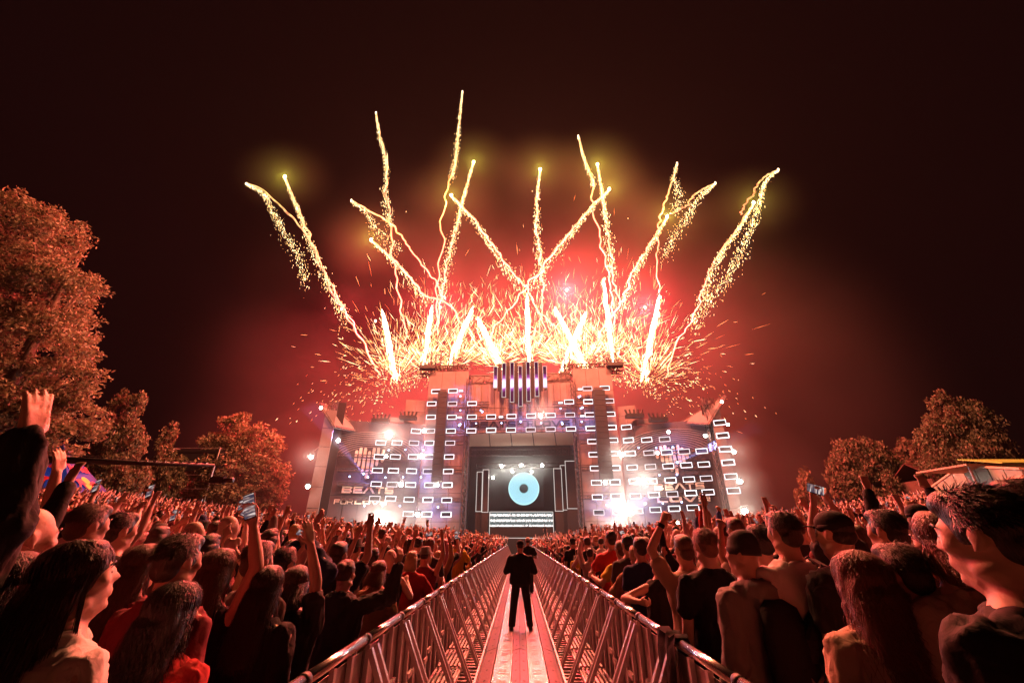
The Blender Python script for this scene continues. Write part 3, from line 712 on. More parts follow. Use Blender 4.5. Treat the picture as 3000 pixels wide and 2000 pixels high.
el = cr.color_ramp.elements; el[0].position = .42; el[0].color = (.10, .13, .13, 1); el[1].position = .70; el[1].color = (2.4, 2.3, 2.2, 1)
k = el.new(.52); k.color = (.25, .32, .31, 1); k = el.new(.58); k.color = (.9, .75, .75, 1)
t_.links.new(cr.outputs[0], e.inputs[0]); t_.links.new(e.outputs[0], o_.inputs[0]); m.cycles.emission_sampling = 'NONE'
zb = max(.02, a.z - zd)
MB().box((0, .5, (zt_-zd)/2), (w, .9, zt_-zd)).build('cabinet', M['black'], bo)
MB().box((0, .02, (zt_-zd+zb)/2), (w-.1, .05, zt_-zd-zb-.1)).build('screen_front', m, bo)
e_ = MB(); hB = zt_-zd
for sg in (-1, 1): e_.box((sg*(w/2-.03), -.03, hB/2), (.08, .05, hB))
for z in (.04, hB-.03): e_.box((0, -.032, z), (w-.16, .05, .08))
e_.build('outline_light', M['led_dim'], bo)
for k in range(4): MB().box((-1.6 + k*1.05, .45, hB+.07), (.7, .5, .12)).build('deck_player', M['steel'], bo)
# ------------------------------------------------------------------ trees round the field
def leaf_mat(nm, c, tr=.35):
    m = bpy.data.materials.new(nm); m.use_nodes = True; t = m.node_tree; b = t.nodes['Principled BSDF']; o = t.nodes['Material Output']
    g = N(t, 'ShaderNodeNewGeometry'); mx = N(t, 'ShaderNodeMix', data_type='RGBA')
    mx.inputs[6].default_value = (*[x*.55 for x in c], 1); mx.inputs[7].default_value = (*[min(1, x*1.5) for x in c], 1); t.links.new(g.outputs['Random Per Island'], mx.inputs[0])
    t.links.new(mx.outputs[2], b.inputs['Base Color']); b.inputs['Roughness'].default_value = .6
    tl = N(t, 'ShaderNodeBsdfTranslucent'); t.links.new(mx.outputs[2], tl.inputs[0]); ms = N(t, 'ShaderNodeMixShader'); ms.inputs[0].default_value = tr
    t.links.new(b.outputs[0], ms.inputs[1]); t.links.new(tl.outputs[0], ms.inputs[2]); t.links.new(ms.outputs[0], o.inputs['Surface']); return m
M['leaf_a'] = leaf_mat('leaves_maple', (.20, .185, .10)); M['leaf_b'] = leaf_mat('leaves_poplar', (.14, .135, .07)); M['leaf_c'] = leaf_mat('leaves_willow', (.13, .125, .075))
def tree(label, Y, blobs, leaf, nclump, per, lsz, csz, streaky=0.0, seed=1):
    rng = np.random.default_rng(seed); W = []
    for (sx, sy, rx, ry) in blobs:
        c = at(sx, sy, Y); e = at(sx + rx, sy, Y); u = at(sx, sy - ry, Y); W.append((np.array(c), abs((e-c).x), abs((u-c).z)))
    lowest = min(w[0][2] - w[2] for w in W); cx = float(np.mean([w[0][0] for w in W])); gz = ground_z(cx, Y)
    r = empty('tree', (cx, Y, gz)); tag(r, label, 'tree', 'trees around the field')
    vol = np.array([w[1]*w[1]*w[2] for w in W]); pick = rng.choice(len(W), nclump, p=(vol**.8)/np.sum(vol**.8)); cl = []
    for k in pick:
        c, a, h = W[k]; d = rng.normal(size=3); d /= np.linalg.norm(d); q = rng.uniform(.45, 1.0)**.5
        dy = a*.8; cl.append(c + d*np.array([a, dy, h])*q*rng.uniform(.93, 1.06))
    cl = np.array(cl); n = nclump*per
    cen = np.repeat(cl, per, axis=0); sizes = np.repeat(rng.uniform(.6, 1.25, nclump)*csz, per)
    off = rng.normal(size=(n, 3)); off /= np.linalg.norm(off, axis=1)[:, None]; off *= (rng.uniform(0, 1, n)**.45*sizes)[:, None]; off[:, 2] *= .75 + streaky
    P = cen + off; u = rng.normal(size=(n, 3)); u[:, 2] += streaky*2.5*np.sign(u[:, 2]); u /= np.linalg.norm(u, axis=1)[:, None]
    v = np.cross(u, rng.normal(size=(n, 3))); v /= np.linalg.norm(v, axis=1)[:, None]; s = (lsz*rng.uniform(.6, 1.3, n))[:, None]
    A, B, C_, D_ = P - u*s, P + v*s*.45, P + u*s, P - v*s*.45
    V = np.stack([A, B, C_, D_], 1).reshape(-1, 3) - np.array([cx, Y, gz])
    me = bpy.data.meshes.new('crown'); me.vertices.add(4*n); me.vertices.foreach_set('co', V.ravel()); me.loops.add(4*n); me.loops.foreach_set('vertex_index', np.arange(4*n, dtype=np.int32))
    me.polygons.add(n); me.polygons.foreach_set('loop_start', np.arange(0, 4*n, 4, dtype=np.int32)); me.polygons.foreach_set('loop_total', np.full(n, 4, np.int32)); me.materials.append(leaf); me.update(calc_edges=True)
    link('crown', me, r)
    b = MB(); H = max(w[0][2] for w in W) - gz; r0 = .018*H + .12
    b.tube([(0, 0, -.2), (.1, 0, H*.25), (-.1, .1, H*.55), (.05, 0, H*.85)], [r0*1.3, r0, r0*.7, r0*.25], 9)
    b.build('trunk', M['bark'], r, smooth=True)
    for k in range(min(14, nclump//6)):
        p = cl[rng.integers(nclump)] - np.array([cx, Y, gz]); z0 = min(H*.7, max(H*.15, p[2]*.6)); a = Vector((0, 0, z0)); e = Vector(p); mid = a.lerp(e, .5) + Vector((0, 0, -.06*(e-a).length))
        b = MB(); b.tube([a, mid, e], [r0*.45, r0*.28, r0*.08], 6); b.build('limb', M['bark'], r, smooth=True)
tree('huge leafy tree glowing orange at the left edge of the field', 30, [(30,680,110,115),(115,745,95,130),(-10,860,150,150),(160,880,112,95),(60,1010,170,110),(205,1090,62,110),(235,1130,38,90),(40,1150,150,110),(150,1250,120,110),(30,1300,120,110)], M['leaf_a'], 700, 80, .17, .95, 0, 3)
tree('tall double-spired poplar beyond the blue tent', 46, [(347,1205,22,85),(386,1225,20,78),(365,1310,52,80),(320,1300,40,70),(345,1400,75,70)], M['leaf_b'], 380, 50, .20, .55, .3, 4)
tree('slender single poplar beside the scaffold tower', 58, [(483,1300,18,66),(478,1370,32,70),(505,1400,35,60),(450,1400,30,60)], M['leaf_b'], 230, 44, .22, .55, .3, 5)
tree('broad round tree standing left of the stage', 62, [(690,1265,62,58),(640,1320,62,56),(750,1310,70,62),(700,1390,120,70),(790,1400,55,60),(640,1410,70,60),(720,1450,110,50)], M['leaf_a'], 420, 60, .26, 1.05, 0, 6)
tree('low dark tree between the poplars', 66, [(545,1420,45,55),(430,1430,55,55),(590,1450,50,45)], M['leaf_b'], 150, 44, .26, 1.0, 0, 7)
tree('round bushy tree to the right of the stage', 66, [(2520,1350,75,72),(2580,1370,62,66),(2475,1395,42,66),(2540,1420,100,60),(2610,1430,50,50)], M['leaf_c'], 380, 60, .25, .85, .35, 8)
tree('big willowy tree behind the viewing platform', 54, [(2795,1235,52,82),(2850,1265,68,90),(2760,1300,50,80),(2900,1320,62,70),(2830,1350,110,60),(2940,1360,45,50)], M['leaf_c'], 420, 64, .22, .8, .5, 9)
tree('small round tree between the bushy and the willowy tree', 74, [(2672,1345,42,58),(2650,1390,50,45),(2700,1380,40,50)], M['leaf_c'], 120, 40, .38, 1.0, .2, 10)
tree('thin pointed tree just right of the stage tower', 78, [(2365,1420,15,48),(2370,1460,28,40)], M['leaf_b'], 70, 36, .36, .8, .3, 11)

# ------------------------------------------------------------------ blue tent
def text_mesh(s, size, m):
    cu = bpy.data.curves.new('t', 'FONT'); cu.body = s; cu.size = size; cu.extrude = .01; cu.align_x = 'CENTER'; cu.align_y = 'CENTER'; cu.offset = size*.025
    o = bpy.data.objects.new('t', cu); col.objects.link(o); dg = bpy.context.evaluated_depsgraph_get(); dg.update()
    me = bpy.data.meshes.new_from_object(o.evaluated_get(dg), depsgraph=dg); bpy.data.objects.remove(o); me.materials.clear(); me.materials.append(m); return me
M['tent'] = leaf_mat('tent_blue', (.006, .035, .24), .45); M['logo_red'] = mat('logo_red', (.55, .03, .06), .6, 0, .1, 2); M['logo_yellow'] = mat('logo_yellow', (.70, .42, .06), .6, 0, .1, 2)
ap = at(186, 1300, 32); gz = ground_z(ap.x, ap.y); ten = empty('promo_tent', (ap.x, ap.y, gz)); tag(ten, 'blue pyramid tent with red and yellow emblem among the left crowd', 'tent')
Ha = ap.z - gz; hw = 3.1; eav = Ha - 3.6; rot = R_(20); CR = [Vector((hw*math.cos(rot + math.pi/4 + k*math.pi/2)*1.414, hw*math.sin(rot + math.pi/4 + k*math.pi/2)*1.414, eav)) for k in range(4)]; A0 = Vector((0, 0, Ha))
tx = text_mesh('Red Bull', .82, M['logo_red'])
for k in range(4):
    p, q = CR[k], CR[(k+1) % 4]; n = (q-p).cross(A0-p).normalized()
    if n.dot((p+q)/2 - Vector((0, 0, eav))) < 0: n = -n
    b = MB(); c0 = (p+q)/2; mid = [p, q]
    rows = 6; vs = []
    for j in range(rows+1):
        t_ = j/rows; sag = .25*math.sin(math.pi*t_)
        for i_ in range(7): vs.append(p.lerp(q, i_/6).lerp(A0, t_) - n*sag*(1 - abs(i_/3 - 1))*.8)
    b.add(vs, [(j*7+i_, j*7+i_+1, (j+1)*7+i_+1, (j+1)*7+i_) for j in range(rows) for i_ in range(6)]); rp_ = b.build('roof_panel', M['tent'], ten, smooth=True)
    b = MB(); b.prism([p, q, q + Vector((0, 0, -.5)), p + Vector((0, 0, -.5))], -n*.02); b.build('valance', M['tent'], ten)
    xd = (q-p).normalized(); up = n.cross(xd).normalized()
    if up.z < 0: up = -up; 
    if xd.cross(up).dot(n) < 0: xd = -xd
    cc = c0.lerp(A0, .50) + n*.03; Rm = Matrix((xd, up, n)).transposed(); o = link('lettering', tx, rp_); o.matrix_local = Matrix.Translation(cc) @ Rm.to_4x4()
    cd = c0.lerp(A0, .20) + n*.03; b = MB(); b.prism([cd + xd*.62*math.cos(2*math.pi*i_/20) + up*.62*math.sin(2*math.pi*i_/20) for i_ in range(20)], n*.015); b.build('emblem_disc', M['logo_yellow'], rp_)
    for sg in (-1, 1):
        S_ = [(.12,-.05),(.35,.02),(.55,.22),(.95,.30),(1.35,.20),(1.55,.32),(1.45,.05),(1.30,-.12),(1.38,-.40),(1.2,-.42),(1.1,-.2),(.8,-.15),(.62,-.42),(.48,-.40),(.5,-.15),(.3,-.12)]
        b = MB(); b.prism([cd + n*.02 + xd*sg*x*1.0 + up*y for x, y in S_], n*.015); b.build('emblem_bull', M['logo_red'], rp_)
    b = MB(); b.tube([p, Vector((p.x*1.02, p.y*1.02, 0))], .05, 8); b.build('leg', M['alu'], ten, smooth=True)
light('lamp', 'POINT', 420, (1, .95, .9), ten, (0, 0, eav - .3), .15)
MB().ell((0, 0, eav - .1), (.15, .15, .08), 10, 6).build('lamp_bowl', M['alu'], ten)
# ------------------------------------------------------------------ camera crane over the left crowd
a, e = at(54, 1342, 13), at(628, 1363, 17); g0 = a.lerp(e, .12); gz = ground_z(g0.x, g0.y)
cr_ = empty('camera_crane', (g0.x, g0.y, gz)); tag(cr_, 'long black camera crane boom reaching over the left crowd', 'camera crane'); O_ = Vector((g0.x, g0.y, gz))
MB().tube([a - O_, e - O_], [.12, .065], 8).build('boom', M['black'], cr_, smooth=True)
MB().tube([a - O_ + Vector((0,0,.22)), a.lerp(e, .5) - O_ + Vector((0,0,.12)), e - O_ + Vector((0, 0, .02))], .012, 5).build('stay_cable', M['steel'], cr_)
MB().box(a - O_ + Vector((-.1, 0, -.05)), (.5, .35, .5)).build('counterweight', M['black'], cr_)
MB().tube([(0, 0, 1.1), g0 - O_], .07, 8).build('pedestal', M['black'], cr_, smooth=True)
for k in range(3): MB().tube([(0, 0, 1.15), (.8*math.cos(k*2.1), .8*math.sin(k*2.1), .02)], .035, 6).build('leg', M['black'], cr_)
hd = e - O_; d_ = (e-a).normalized()
for k in range(9): MB().box(a.lerp(e, .55 + .05*k) - O_ + Vector((0, -.1, .06)), (.12, .04, .03)).build('clamp', M['alu'], cr_)
MB().bar(hd, hd + Vector((0, 0, -.45)), .05, .05).build('drop_arm', M['alu'], cr_)
MB().box(hd + Vector((.25, .1, -.55)), (.55, .22, .24)).build('camera_body', M['black'], cr_); MB().tube([hd + Vector((.5, .1, -.55)), hd + Vector((.85, .1, -.55))], [.09, .11], 12).build('camera_lens', M['steel'], cr_, smooth=True)
MB().box(hd + Vector((.75, 0, -.15)), (.9, .04, .04)).build('head_bar', M['alu'], cr_)
# ------------------------------------------------------------------ scaffold tower left of the stage
b0_ = at(548, 1480, 60); gz = ground_z(b0_.x, 60); tw = empty('delay_tower', (b0_.x, 60, gz)); tag(tw, 'slim scaffold tower with dark screen box beside the poplar', 'tower')
zt_ = at(548, 1318, 60).z - gz; hw = 3.3
for sx_ in (-1, 1):
    for sy_ in (-1, 1): MB().tube([(sx_*hw, sy_*1.5, 0), (sx_*hw, sy_*1.5, zt_)], .07, 6).build('leg', M['alu'], tw)
for z in np.linspace(1.5, zt_, 7):
    b = MB()
    for sy_ in (-1, 1): b.tube([(-hw, sy_*1.5, z), (hw, sy_*1.5, z)], .04, 5)
    for sx_ in (-1, 1): b.tube([(sx_*hw, -1.5, z), (sx_*hw, 1.5, z)], .04, 5)
    b.build('ledger', M['alu'], tw)
MB().box((0, 0, zt_ - 1.6), (hw*1.9, 2.4, 2.9)).build('screen_box', M['black'], tw)
# ------------------------------------------------------------------ viewing platform and bar on the right bank
PTS = [at(2720, 1432, 34), at(2815, 1364, 27), at(2990, 1372, 20.5), at(3150, 1376, 19)]; gz = ground_z(PTS[1].x, PTS[1].y); O_ = Vector((PTS[1].x, PTS[1].y, gz))
vp = empty('viewing_platform', O_); tag(vp, 'raised viewing platform with pale rail and netting panels on the right bank', 'platform')
M['net'] = mat('netting', (.20, .22, .15), .5, 0, .4, 3, .3, 12); M['wood'] = mat('rail_wood', (.50, .36, .24), .6, 0, .2, 4)
for k in range(3):
    p, q = PTS[k], PTS[k+1]; 
    if k == 0: p = Vector((p.x, p.y, p.z))
    MB().bar(p - O_, q - O_, .10, .10).build('top_rail', M['wood'], vp)
    n_ = 4
    for j in range(n_):
        a_, e_ = p.lerp(q, j/n_), p.lerp(q, (j+1)/n_); dz = Vector((0, 0, -1.25))
        b = MB(); nn = (e_-a_).cross(dz).normalized()*.03; b.prism([a_.lerp(e_, .03) - O_ + Vector((0,0,-.08)), a_.lerp(e_, .97) - O_ + Vector((0,0,-.08)), a_.lerp(e_, .97) + dz - O_, a_.lerp(e_, .03) + dz - O_], nn); b.build('net_panel', M['net'], vp)
        MB().bar(a_ - O_ + nn*3, Vector((a_.x, a_.y, ground_z(a_.x, a_.y))) - O_ + nn*3, .07, .07).build('post', M['alu'], vp)
dk = [Vector((p.x, p.y + .1, PTS[1].z - 1.35)) - O_ for p in PTS] + [Vector((PTS[3].x + 6, PTS[3].y + 14, PTS[1].z - 1.35)) - O_, Vector((PTS[0].x + 3, PTS[0].y + 6, PTS[1].z - 1.35)) - O_]
b = MB(); b.prism(dk, (0, 0, -.15)); b.build('deck', M['wood'], vp)
M['roof_red'] = mat('roof_red', (.06, .022, .02), .7, 0, .3, 2, .3, 6); M['wall_dark'] = mat('shed_wall', (.10, .06, .05), .8, 0, .3, 1)
p = at(2765, 1400, 58); gz = ground_z(p.x, 58); hb = empty('shed', (p.x, 58, gz)); tag(hb, 'low shed with sloping red roof between the trees on the right', 'building')
H_e, H_r = at(2715, 1402, 58).z - gz, at(2715, 1352, 58).z - gz
for sx_, sz_ in ((-2.0, (.2, 5)), (2.0, (.2, 5))): MB().box((sx_, 2, H_e/2), (*sz_, H_e)).build('wall', M['wall_dark'], hb)
MB().box((0, -.5, H_e/2), (4, .2, H_e)).build('wall', M['wall_dark'], hb)
b = MB(); b.prism([(-2.5, -1.4, H_e), (2.5, -1.4, H_e), (2.5, 2.2, H_r), (-2.5, 2.2, H_r)], (0, 0, .18)); b.build('roof', M['roof_red'], hb)
b = MB(); b.prism([(-2.5, 5.8, H_e), (2.5, 5.8, H_e), (2.5, 2.22, H_r), (-2.5, 2.22, H_r)], (0, 0, .18)); b.build('roof', M['roof_red'], hb)
p = at(2960, 1365, 25); gz = ground_z(p.x, 25); aw = empty('bar_tent', (p.x, 25, gz)); tag(aw, 'bar canopy with green lit cloth behind the viewing platform', 'canopy')
M['green_cloth'] = mat('green_cloth', (.22, .42, .06), .7, 0, .15, 1); zA = p.z - gz
b = MB(); b.prism([(-1.5, -1, zA), (7, -1, zA), (7, 2.5, zA + .75), (-.3, 2.5, zA + .75)], (0, 0, .06)); b.build('canopy_cloth', M['green_cloth'], aw)
b = MB(); b.prism([(-3.6, -1.1, zA - .12), (7, -1.1, zA - .12), (7, -1.1, zA - .02), (-3.6, -1.1, zA - .02)], (0, 3.2, 0)); b.build('canopy_frame', M['wood'], aw)
for sx_ in (-3.2, 1.5, 6.5): MB().tube([(sx_, -.8, 0), (sx_, -.8, zA - .1)], .06, 8).build('post', M['alu'], aw)
MB().box((1.5, 1.6, .6), (8, .7, 1.2)).build('counter', M['wood'], aw)
light('light', 'POINT', 90, (.35, 1, .2), aw, (3.5, -.3, zA - .5), .2)
tb = MB().box((4.5, -.9, zA - .35), (2.4, .06, .06)).build('lamp_tube', glow('green_tube', (.45, 1, .25), 6, True), aw)
# ------------------------------------------------------------------ fireworks
rf = random.Random(11)
M['spark'] = glow('spark_gold', (1, .58, .20), 6.5); M['spark_hot'] = glow('spark_white', (1, .78, .42), 10)
M['spark_red'] = glow('spark_orange', (1, .36, .11), 4)
M['core'] = glow('comet_core', (1, .80, .55), 9); M['star'] = glow('star_head', (1, .95, .45), 60)
M['mine'] = glow('mine_core', (1, .84, .66), 6)
# smoke tails: pale smoke with embers; the sparks' light on it is put in as emission
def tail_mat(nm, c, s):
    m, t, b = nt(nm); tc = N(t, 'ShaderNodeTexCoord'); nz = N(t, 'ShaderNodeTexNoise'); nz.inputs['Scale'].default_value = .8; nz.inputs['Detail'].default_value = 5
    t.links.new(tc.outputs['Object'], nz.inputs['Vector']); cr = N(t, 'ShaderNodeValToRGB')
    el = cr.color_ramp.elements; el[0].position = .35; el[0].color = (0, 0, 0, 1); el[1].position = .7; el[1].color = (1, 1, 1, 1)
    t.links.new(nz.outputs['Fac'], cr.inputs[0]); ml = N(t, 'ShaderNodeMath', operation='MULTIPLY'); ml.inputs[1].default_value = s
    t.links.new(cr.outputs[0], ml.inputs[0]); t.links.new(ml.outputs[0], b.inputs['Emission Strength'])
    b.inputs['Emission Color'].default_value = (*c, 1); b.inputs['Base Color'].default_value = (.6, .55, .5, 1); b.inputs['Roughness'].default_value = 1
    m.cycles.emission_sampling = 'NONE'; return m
M['tail'] = tail_mat('ember_glow_smoke', (1, .46, .22), .7); M['tail_hot'] = tail_mat('ember_glow_smoke_hot', (1, .72, .28), 1.3)
def streak(b, p, d, L, w, mi=0):
    """a glowing spark: a slim four-sided spindle"""
    d = d.normalized(); x = d.cross(Vector((.3, 1, .2))).normalized(); y = d.cross(x)
    b.add([p - d*L/2, p + x*w, p + y*w, p - x*w, p - y*w, p + d*L/2],
          [(0,2,1),(0,3,2),(0,4,3),(0,1,4),(5,1,2),(5,2,3),(5,3,4),(5,4,1)], mi)
def path_pts(poly, Y, n):
    pts = [at(*c6(*p), Y) for p in poly]; out = []
    L = [0]
    for i in range(1, len(pts)): L.append(L[-1] + (pts[i]-pts[i-1]).length)
    for k in range(n):
        s = L[-1]*k/(n-1); i = 1
        while i < len(L)-1 and L[i] < s: i += 1
        u = (s-L[i-1])/max(1e-6, L[i]-L[i-1])
        p0, p1, p2, p3 = pts[max(0,i-2)], pts[i-1], pts[i], pts[min(len(pts)-1, i+1)]
        out.append(.5*((2*p1) + (p2-p0)*u + (2*p0-5*p1+4*p2-p3)*u*u + (3*p1-p0-3*p2+p3)*u**3))
    return out, L[-1]
TR_ = [  # tail path from the head down, length of the tail that sheds sparks, star at head
 ([(100,467),(160,490),(240,560),(330,660),(390,780),(460,920),(540,1060),(625,1215)], .0, 0),
 ([(255,440),(310,570),(370,720),(430,850),(490,970),(560,1090),(640,1245)], .75, 1),
 ([(625,180),(640,270),(668,380),(665,500),(685,640),(690,740),(712,860),(718,950),(740,1045),(745,1120)], .55, 0),
 ([(525,535),(600,580),(680,625),(740,700),(800,780),(870,870),(900,935)], .0, 0),
 ([(605,695),(680,760),(750,830),(820,920),(900,940),(960,1005),(1000,1060),(1085,1205)], .5, 1),
 ([(975,95),(960,240),(945,380),(915,480),(905,560),(880,640),(900,700),(880,800),(872,950),(860,1080)], .42, 0),
 ([(1020,380),(985,500),(950,640),(910,800),(890,930),(870,1080)], .8, 1),
 ([(930,515),(1020,610),(1100,720),(1180,830),(1225,880),(1300,1000),(1370,1080)], .72, 1),
 ([(1290,410),(1280,500),(1275,640),(1290,760),(1300,860),(1295,1000),(1290,1090)], .72, 1),
 ([(1570,490),(1490,570),(1400,680),(1310,790),(1240,880),(1160,980),(1090,1075)], .75, 1),
 ([(1445,275),(1470,370),(1505,460),(1500,540),(1530,680),(1565,820),(1580,930),(1590,1060)], .3, 0),
 ([(1522,390),(1540,500),(1560,640),(1580,780),(1595,900),(1610,960)], .8, 1),
 ([(1845,385),(1830,450),(1800,530),(1780,600),(1770,700),(1760,820),(1775,910)], .35, 0),
 ([(1805,600),(1750,690),(1680,800),(1630,920),(1590,990),(1520,1090)], .75, 1),
 ([(2000,465),(1920,510),(1880,560),(1815,590)], .0, 0),
 ([(2255,410),(2190,450),(2150,510),(2100,590)], .0, 0),
 ([(2155,545),(2090,650),(2010,760),(1950,900),(1900,1040),(1850,1100),(1800,1245)], .75, 1)]
CURT = {0: [(100,467),(170,505),(215,580),(255,650),(320,745),(345,860)], 3: [(525,535),(580,570),(610,610),(650,660),(720,720)],
        14: [(2000,465),(1930,520),(1890,580),(1840,650),(1790,740)], 15: [(2255,410),(2200,460),(2170,560),(2130,660),(2060,800),(1960,940)],
        12: [(1845,385),(1830,440),(1850,490),(1835,570)]}
WHERE = ['bending over at the outer end of the fan on the lefthand side', 'with a yellow star head leaning outward on the lefthand side', 'rising tall and crooked above the lefthand wing',
  'arching outward below the tall crooked one', 'short and low above the lefthand wing with a yellow star head', 'rising highest of all above the lefthand column',
  'standing close beside the highest one with a yellow star', 'crossing the middle of the fan from upper left to lower right', 'rising straight up above the heart sign',
  'crossing the middle of the fan from upper right to lower left', 'rising tall and kinked above the righthand column', 'thin and straight above the righthand column with a yellow star',
  'curling upward above the righthand wing', 'with a yellow star head leaning outward over the righthand wing', 'hooking outward from the star over the righthand wing',
  'hooked tip at the outer end of the fan on the righthand side', 'long and leaning outward at the end of the righthand side']
puffm = bpy.data.materials.new('halo_smoke'); puffm.use_nodes = True; t = puffm.node_tree; t.nodes.clear()  # smoke added round each star head so its light shows a halo
pv = N(t, 'ShaderNodeVolumePrincipled'); oo = N(t, 'ShaderNodeOutputMaterial'); pv.inputs['Color'].default_value = (.95, .93, .9, 1); 
tc = N(t, 'ShaderNodeTexCoord'); mp = N(t, 'ShaderNodeMapping'); mp.inputs['Scale'].default_value = (1/13, 1/8, 1/10); t.links.new(tc.outputs['Object'], mp.inputs[0]); ln = N(t, 'ShaderNodeVectorMath', operation='LENGTH'); t.links.new(mp.outputs[0], ln.inputs[0])
mr = N(t, 'ShaderNodeMapRange', interpolation_type='SMOOTHSTEP'); mr.inputs[1].default_value = 1.0; mr.inputs[2].default_value = .0; mr.inputs[4].default_value = .0042; t.links.new(ln.outputs['Value'], mr.inputs[0])
t.links.new(mr.outputs[0], pv.inputs['Density']); t.links.new(pv.outputs[0], oo.inputs['Volume'])
for i, (poly, shed, star) in enumerate(TR_):
    Y = 66 + rf.uniform(-1.5, 3)
    n = 70; pts, L = path_pts(poly, Y, n)
    base = pts[-1]; r = empty('firework_comet', base)
    tag(r, 'glowing comet tail ' + WHERE[i], 'firework', 'comet fireworks above the stage')
    b = MB(); wob = []; rr = []; ph0 = rf.uniform(0, 99)
    for k, p in enumerate(pts):
        u = k/(n-1); a = .18 + .55*min(1, u*2.2)
        w = Vector((noise.noise((ph0, k*.33, 0)), noise.noise((ph0+7, k*.33, 2)), noise.noise((ph0+3, k*.33, 5))*.5))*a
        wob.append(p + w - base); rr.append((.20 + .13*math.sin(min(1, u*3)*math.pi/2) + .12*abs(noise.noise((k*.9, ph0, 1)))) * (1 - .45*u)*.62)
    cut = int(n*.42)
    b.tube(wob[:cut+1], rr[:cut+1], 7, 0); b.tube(wob[cut:], rr[cut:], 7, 1)
    b.build('smoke_tail', [M['tail_hot'], M['tail']], r, smooth=True)
    s = MB(); src = pts
    if i in CURT: src, L2 = path_pts(CURT[i], Y, n); sh = 1.0; ns = int(L2*22)
    else: sh = shed; ns = int(L*shed*25)
    for q in range(ns):
        u = rf.random()**1.25*sh; k = u*(n-1); k0 = min(n-2, int(k)); p = src[k0].lerp(src[k0+1], k-k0)
        d = (src[k0]-src[k0+1]).normalized()
        spread = .22 + 1.25*min(1, u*1.6)
        p = p + Vector((rf.gauss(0, .5), rf.gauss(0, .5), 0))*spread*.75 + Vector((0, 0, -abs(rf.gauss(0, .8))*spread*1.3))
        v = (d*.5 + Vector((rf.gauss(0, .15), rf.gauss(0, .15), 1)))
        streak(s, p - base, v, rf.uniform(.15, .6), rf.uniform(.012, .03), 0 if rf.random() < .6 else 1)
    if not ns: s = None
    if s: tag(s.build('sparks', [M['spark'], M['spark_hot']], r), kind='stuff')
    hd = MB(); hd.ell(pts[0]-base, (.26, .26, .34) if star else (.16, .16, .3), 10, 6); hd.build('burning_head', M['star'] if star else M['core'], r, smooth=True)
    if star:
        pf = MB().ell((0, 0, 0), (13, 8, 10), 18, 12).build('halo_smoke', puffm, r, loc=pts[0]-base); tag(pf, kind='stuff')
        light('light', 'POINT', 10000, (1, .88, .08), r, pts[0]-base, .4)
MINES = [((650,975),(705,1245)), ((852,960),(820,1200)), ((1018,965),(920,1190)), ((1035,1005),(1130,1195)), ((1235,915),(1245,1185)),
         ((1350,965),(1475,1215)), ((1475,990),(1370,1235)), ((1545,850),(1585,1190)), ((1775,915),(1705,1250))]
MW = ['leaning outward above the lefthand wing', 'thick, above the lefthand column', 'leaning inward beside the thick lefthand one', 'leaning toward the heart sign from the lefthand side', 'upright behind the heart sign',
      'crossing another right of the heart sign, leaning toward it', 'crossing another right of the heart sign, leaning outward', 'tallest, above the righthand column', 'leaning outward above the righthand wing']
for i, (tp, bs) in enumerate(MINES):
    Y = 65.0 + (i % 3)*.7; T, B = at(*c6(*tp), Y), at(*c6(*bs), Y); r = empty('pyro_fountain', B)
    tag(r, 'white pyro jet ' + MW[i], 'firework', 'pyro jets on the stage roof')
    d = T - B; n = 12; b = MB()
    b.tube([d*(k/n) + Vector((rf.gauss(0,.06), 0, rf.gauss(0,.06))) for k in range(n+1)], [.16 + .22*math.sin(math.pi*(k/n)**1.4) for k in range(n)] + [.05], 8)
    b.build('jet', M['mine'], r, smooth=True)
    s = MB(); L = d.length
    for q in range(260):
        u = rf.random(); p = d*u + Vector((rf.gauss(0, 1), rf.gauss(0, 1), 0))*(.13 + .26*(1-u)) - Vector((0, 0, abs(rf.gauss(0, .8))))
        streak(s, p, d + Vector((rf.gauss(0, .1)*L, 0, 0)), rf.uniform(.4, 1.3), rf.uniform(.015, .05), 0 if rf.random() < .5 else 1)
    tag(s.build('sparks', [M['spark'], M['spark_hot']], r), kind='stuff')
# fans of sparks shooting from the roof line
FANS = [(700,1270,150,0), (830,1225,130,-.1), (960,1205,130,.1), (1105,1215,120,.1), (1245,1200,150,0), (1385,1215,140,0), (1470,1225,130,.2), (1590,1215,170,.1), (1725,1270,150,.1)]
FWH = ['above the lefthand wing', 'above the outer edge of the lefthand column', 'above the inner edge of the lefthand column', 'just left of the heart sign', 'behind the heart sign',
       'just right of the heart sign', 'above the inner edge of the righthand column', 'above the outer edge of the righthand column', 'above the righthand wing']
def P6(L6, Y): return L6*.42*Y/66*.25         # rough metres of a survey length
for i, (x, y, ln_, lean) in enumerate(FANS):
    Y = 65.5; B = at(*c6(x, y), Y); r = empty('spark_fan', B)
    tag(r, 'wide fan of golden sparks ' + FWH[i], 'firework', 'spark fans on the stage roof')
    s = MB()
    for q in range(520):
        a = rf.gauss(lean*.5, .62); e_ = rf.gauss(0, .35); R = (abs(rf.gauss(0, 1))*.42 + .25)*ln_*.15
        if abs(a) > 1.35: continue
        d = Vector((math.sin(a), e_*.6, math.cos(a))); p = d*R*rf.uniform(.35, 1) ; p.z -= .01*R*R*abs(math.sin(a))
        dd = d - Vector((0, 0, .02*R*abs(math.sin(a))))
        streak(s, p, dd, rf.uniform(.6, 3.0), rf.uniform(.007, .018), 0 if rf.random() < .55 else (1 if rf.random() < .6 else 2))
    tag(s.build('sparks', [M['spark'], M['spark_hot'], M['spark_red']], r), kind='stuff')
